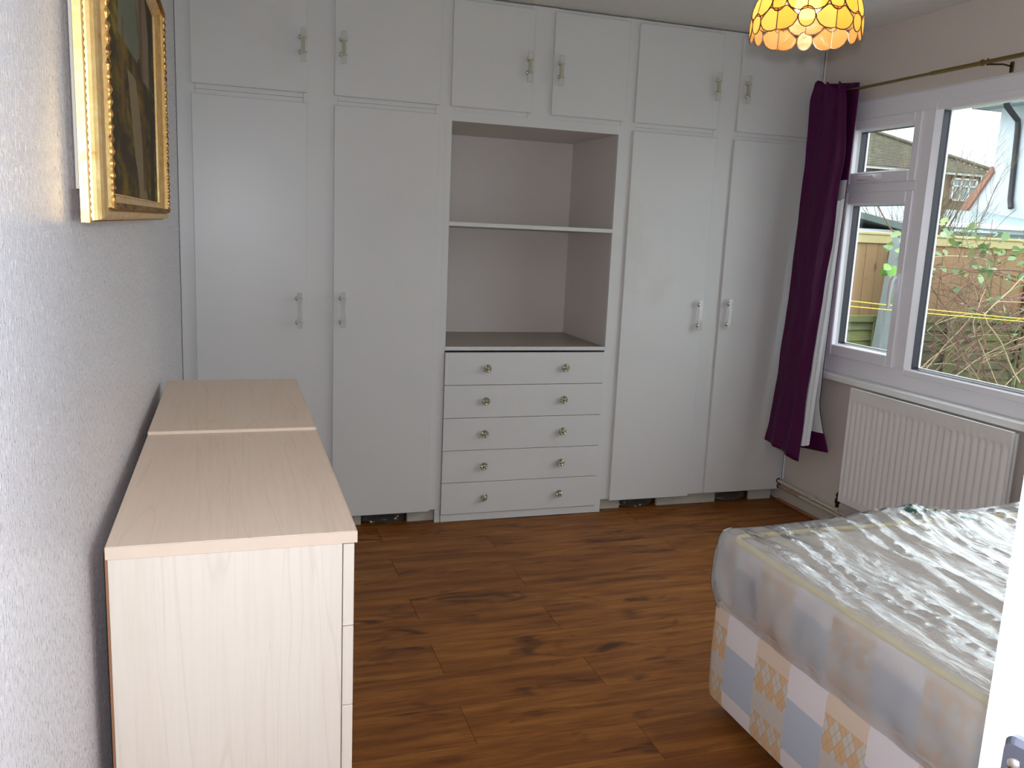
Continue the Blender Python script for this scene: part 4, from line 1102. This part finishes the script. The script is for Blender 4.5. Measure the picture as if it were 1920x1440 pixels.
# washing line (two strands)
for k_, (za, zb, lb) in enumerate(((1.000, .885, 'upper yellow washing line strand crossing the garden'), (.962, .866, 'lower yellow washing line strand crossing the garden'))):
    pts = [(3.4 + i * .6, 1.2, za + .010 + (zb - za) * ((3.4 + i * .6 - 4.39) / 1.66) + .004 * ((i - 3) ** 2) * .3) for i in range(8)]
    tag(MB().tube(pts, .0036, 6).build('washing_line', M['yellow'], smooth=True), lb, 'washing line')

# brambles
def arc(p, d, n, step, droop, wob, rr):
    pts = [Vector(p)]; d = Vector(d).normalized()
    for i in range(n):
        d = d + Vector((rr.uniform(-wob, wob), rr.uniform(-wob, wob) * .6, rr.uniform(-wob, wob) - droop)); d.normalize()
        pts.append(pts[-1] + d * step)
        if pts[-1].x < 6.06: pts[-1].x = 6.06; d.x = abs(d.x)
        if pts[-1].y > 2.50: pts[-1].y = 2.50; d.y = -abs(d.y)
        if pts[-1].z < GZ + .03: break
    return pts
rb = random.Random(21)
t = thing('bramble_bush', 'tangled bare bramble with arching brown stems and a few leaves in front of the fence', 'bush', (7.2, 2.1, GZ))
leafv = [(0, 0, 0), (.35, .30, .05), (.42, .6, .03), (.22, .9, -.02), (0, 1.08, -.08), (-.22, .9, -.02), (-.42, .6, .03), (-.35, .30, .05), (0, .5, -.05)]
leaff = [(0, 1, 8), (1, 2, 8), (2, 3, 8), (3, 4, 8), (4, 5, 8), (5, 6, 8), (6, 7, 8), (7, 0, 8)]
lm = bpy.data.meshes.new('leaf'); lm.from_pydata(leafv, [], leaff); lm.materials.append(M['leaf']); lm.polygons.foreach_set('use_smooth', [True] * 8)
lm2 = bpy.data.meshes.new('leaf'); lm2.from_pydata(leafv, [], leaff); lm2.materials.append(M['leaf_bright'])
def leaf_at(p, parent, size, mesh=lm, rr=rb):
    o = bpy.data.objects.new('leaf', mesh); col.objects.link(o); o.parent = parent; o.location = Vector(p) - parent.location
    o.scale = (size, size, size); o.rotation_euler = (rr.uniform(-1.2, .4), rr.uniform(-.8, .8), rr.uniform(0, 2 * PI)); return o
twigs = MB(); stems = []
for i in range(135):
    x = rb.uniform(6.1, 8.4); y = rb.uniform(1.55, 2.45)
    side = rb.choice((-1, 1))
    if i < 85: p = (x, y, rb.uniform(GZ, .5)); d = (side * rb.uniform(.2, 1), rb.uniform(-.3, .3), rb.uniform(.35, 1.2)); n = rb.randint(9, 17)
    else: p = (rb.uniform(6.6, 8.6), y, rb.uniform(.6, 1.35)); d = (-rb.uniform(.6, 1), rb.uniform(-.25, .25), rb.uniform(-.15, .35)); n = rb.randint(8, 15)
    pts = arc(p, d, n, .11, .055, .13, rb)
    r0 = rb.uniform(.004, .009)
    mt = M['stem'] if rb.random() < .72 else (M['stem_p'] if rb.random() < .7 else M['stem_g'])
    MB().tube(pts, [r0 * (1 - .65 * k_ / len(pts)) for k_ in range(len(pts))], 5).build('stem', mt, t, smooth=True)
    stems.append(pts)
    for k_ in range(3, len(pts) - 1, 2):
        if rb.random() < .75:
            tw = arc(pts[k_], (rb.uniform(-1, 1), rb.uniform(-.4, .4), rb.uniform(-.4, 1)), rb.randint(2, 5), .07, .02, .2, rb)
            twigs.tube(tw, [.0028 * (1 - .5 * q_ / len(tw)) for q_ in range(len(tw))], 4); stems.append(tw)
twigs.build('twigs', M['stem'], t, kind='stuff')
nl = 0
cand = [p for s__ in stems for p in s__ if p.z > .75 and p.x < 8.2]
rb.shuffle(cand)
for p in cand:
    if p.z > 1.15 or rb.random() < .22:
        for _ in range(rb.choice((1, 1, 2, 3))): leaf_at(p + Vector((rb.uniform(-.03, .03),) * 3), t, rb.uniform(.05, .085)); nl += 1
    if nl > 150: break
for i in range(60):   # ridge of leaves along the fence top
    leaf_at((rb.uniform(6.2, 7.6), rb.uniform(2.2, 2.5), rb.gauss(1.5, .10)), t, rb.uniform(.055, .09))
# leafy shoot by the casement
t = thing('climbing_shoot', 'thin leafy shoot hanging over the fence by the concrete post', 'plant', (5.8, 2.25, GZ))
MB().tube([(5.44, 2.3, 1.80), (5.52, 2.3, 1.69), (5.62, 2.28, 1.56), (5.76, 2.27, 1.46), (5.86, 2.25, 1.33), (5.88, 2.25, 1.15), (5.96, 2.28, .7), (5.99, 2.30, .2), (6.0, 2.30, GZ)], .006, 5).build('stem', M['stem'], t, smooth=True)
MB().tube([(5.80, 2.27, 1.42), (5.72, 2.24, 1.34), (5.65, 2.24, 1.27), (5.57, 2.24, 1.22)], .004, 5).build('stem', M['stem_g'], t, smooth=True)
for p, sz in (((5.80, 2.2, 1.36), .12), ((5.75, 2.2, 1.37), .10), ((5.69, 2.2, 1.29), .10), ((5.65, 2.2, 1.25), .11), ((5.59, 2.2, 1.25), .09), ((5.71, 2.2, 1.22), .09), ((5.54, 2.2, 1.20), .10)): leaf_at(p, t, sz, lm2)
for p, sz in (((5.57, 2.22, 1.50), .10), ((5.59, 2.22, 1.45), .11), ((5.55, 2.22, 1.42), .10), ((5.73, 2.2, 1.53), .09), ((5.77, 2.2, 1.50), .10), ((5.67, 2.22, 1.0), .10), ((5.73, 2.2, .96), .09), ((5.70, 2.2, .84), .08), ((5.77, 2.2, .80), .08)): leaf_at(p, t, sz, lm)

# bare tree
t = thing('bare_tree', 'leafless bushy tree with many upright twigs between the two houses', 'tree', (10.8, 7.35, GZ))
rt = random.Random(5); trunk = MB(); fine = MB()
def grow(p, d, L_, r, lvl):
    pts = [Vector(p)]; d = Vector(d).normalized(); n = 5
    for i in range(n):
        d = (d + Vector((rt.uniform(-.14, .14), rt.uniform(-.14, .14), rt.uniform(-.03, .10)))).normalized(); pts.append(pts[-1] + d * L_ / n)
    (trunk if lvl < 2 else fine).tube(pts, [r * (1 - .5 * i / n) for i in range(n + 1)], 5 if lvl < 2 else 3, cap=False)
    if lvl < 4:
        for _ in range((5, 5, 4, 3)[lvl]):
            k_ = rt.randint(2, n); dd = (d + Vector((rt.uniform(-.55, .55), rt.uniform(-.55, .55), rt.uniform(-.1, .45)))).normalized()
            grow(pts[k_], dd, L_ * rt.uniform(.5, .75), r * .5, lvl + 1)
for x, L_ in ((10.55, 1.5), (10.7, 1.75), (10.85, 1.7), (11.05, 1.4), (10.45, 1.3), (10.95, 1.5)): grow((x, 7.35 + rt.uniform(-.15, .15), GZ), (rt.uniform(-.10, .16), rt.uniform(-.14, .04), 1), L_, .026, 0)
trunk.build('branches', M['twig'], t, kind='stuff'); fine.build('twigs', M['twig'], t, kind='stuff')

# flat-roofed outbuilding between fence and houses
t = thing('outbuilding', 'low outbuilding with pale grey flat roof just beyond the fence', 'outbuilding', (12, 8.6, GZ))
MB().box(9.2, 15.5, 8.3, 10.8, GZ, 1.72).build('wall', M['render'], t)
MB().box(9.1, 15.6, 7.98, 8.06, 1.78, 1.86, .01).build('gutter', M['upvc'], t)
q = MB(); q.add([(9.0, 8.0, 1.86), (15.7, 8.0, 1.80), (15.7, 10.8, 2.22), (9.0, 10.8, 2.30), (9.0, 8.0, 1.78), (15.7, 8.0, 1.72), (15.7, 10.8, 2.14), (9.0, 10.8, 2.22)], [(0, 1, 2, 3), (4, 5, 6, 7), (0, 1, 5, 4), (1, 2, 6, 5), (2, 3, 7, 6), (3, 0, 4, 7)])
q.build('roof', M['greyroof'], t)
t = thing('garden_shed', 'small white-walled shed with a dark green-grey roof edge beyond the fence', 'shed', (9.6, 7.2, GZ))
MB().box(8.5, 10.2, 7.0, 7.9, GZ, 1.66).build('wall', M['render'], t)
q = MB(); q.add([(8.4, 6.9, 2.02), (10.35, 6.9, 1.70), (10.35, 7.95, 1.70), (8.4, 7.95, 2.02), (8.4, 6.9, 1.93), (10.35, 6.9, 1.60), (10.35, 7.95, 1.60), (8.4, 7.95, 1.93)], [(0, 1, 2, 3), (4, 5, 6, 7), (0, 1, 5, 4), (1, 2, 6, 5), (2, 3, 7, 6), (3, 0, 4, 7)])
q.build('roof', M['felt'], t)

# white rendered house, right
t = thing('white_house', 'white rendered house with black drainpipe at the right edge of the window view', 'house', (19.4, 8, GZ))
q = MB(); q.prism([(16.0, y, z) for y, z in [(4.0, GZ), (13.2, GZ), (12.3, 1.6), (11.55, 2.40), (11.10, 3.02), (11.10, 4.52), (4.0, 4.52)]], (7, 0, 0)); q.build('wall', M['render'], t)
q = MB(); q.prism([(15.93, 11.04, 3.10), (15.93, 11.10, 3.22), (15.93, 11.66, 2.50), (15.93, 12.45, 1.66), (15.93, 12.35, 1.56), (15.93, 11.55, 2.36)], (7, 0, 0)); q.build('lower_roof', M['redtile'], t)
q = MB(); q.box(15.55, 16.0, 4.0, 11.42, 4.44, 4.50).box(15.52, 15.56, 4.0, 11.42, 4.42, 4.60).box(15.52, 23, 11.40, 11.44, 4.42, 4.60); q.build('fascia', M['fasc'], t)
q = MB()
for i in range(12):
    x0 = 15.45 + i * .28; z0 = 4.56 + i * .17
    q.prism([(x0, 3.8, z0), (x0, 11.5 - i * .1, z0), (x0 + .34, 11.42 - i * .1, z0 + .2), (x0 + .34, 3.8, z0 + .2)], (0, 0, .05))
q.build('roof', M['redtile'], t)
q = MB(); q.tube([(15.46, 3.9, 4.58), (15.46, 11.46, 4.54)], .07, 8); q.build('gutter', M['black'], t, smooth=True)
q = MB(); q.tube([(15.46, 10.52, 4.50), (15.50, 10.52, 4.38), (15.90, 10.56, 4.12), (15.94, 10.57, 3.95), (15.94, 10.50, 2.50), (15.90, 10.42, 2.32)], .058, 8)
q.build('drainpipe', M['black'], t, smooth=True)
# brown tiled house behind
t = thing('brown_house', 'distant brick house with a mossy brown hipped tile roof', 'house', (24.5, 27, GZ))
MB().box(17.5, 29.5, 24.4, 31, GZ, 4.40).build('wall', M['brick'], t)
MB().box(17.3, 29.8, 24.10, 24.25, 4.36, 4.50).build('gutter', M['upvc'], t)
q = MB(); NR = 26
# front slope and right hip in courses; ridge at y 27.6, hip end at x 29.9
for i in range(NR):
    u0, u1 = i / NR, (i + 1) / NR
    yA, yB = 24.0 + 3.6 * u0, 24.0 + 3.6 * u1; zA, zB = 4.46 + 1.95 * u0, 4.46 + 1.95 * u1
    xrA, xrB = 29.95 - 4.6 * u0, 29.95 - 4.6 * u1
    e = .045
    q.add([(17.2, yA, zA + e), (xrA, yA, zA + e), (xrB, yB, zB + .005), (17.2, yB, zB + .005), (17.2, yA, zA - .01), (xrA, yA, zA - .01)], [(0, 1, 2, 3), (4, 5, 1, 0)])
    yrA, yrB = 31.2 - 3.6 * u0, 31.2 - 3.6 * u1
    q.add([(xrA, yA, zA + e), (xrA, yrA, zA + e), (xrB, yrB, zB), (xrB, yB, zB), (xrA, yA, zA), (xrA, yrA, zA)], [(0, 1, 2, 3), (4, 5, 1, 0)])
q.build('roof_tiles', M['tile'], t, recalc=False, kind='stuff')
q = MB(); q.tube([(29.95, 24.0, 4.58), (25.35, 27.6, 6.48)], .09, 6); q.tube([(17.2, 27.6, 6.48), (25.35, 27.6, 6.48)], .09, 6); q.build('ridge_tiles', M['tile'], t, smooth=True)
w_ = MB().box(28.0, 29.2, 24.34, 24.42, 3.40, 4.20).build('window', M['farglass'], t)
q = MB()
for a in (27.96, 28.38, 28.80, 29.18): q.box(a, a + .06, 24.28, 24.38, 3.36, 4.24)
for z in (3.36, 3.92, 4.2): q.box(27.96, 29.24, 24.28, 24.38, z, z + .06)
q.build('window_frame', M['upvc'], w_)
w_ = MB().box(22.0, 23.4, 24.34, 24.42, 3.2, 4.20).build('window', M['farglass'], t)
q = MB()
for a in (21.96, 22.7, 23.38): q.box(a, a + .06, 24.28, 24.38, 3.2, 4.24)
for z in (3.2, 4.2): q.box(21.96, 23.44, 24.28, 24.38, z, z + .06)
q.build('window_frame', M['upvc'], w_)
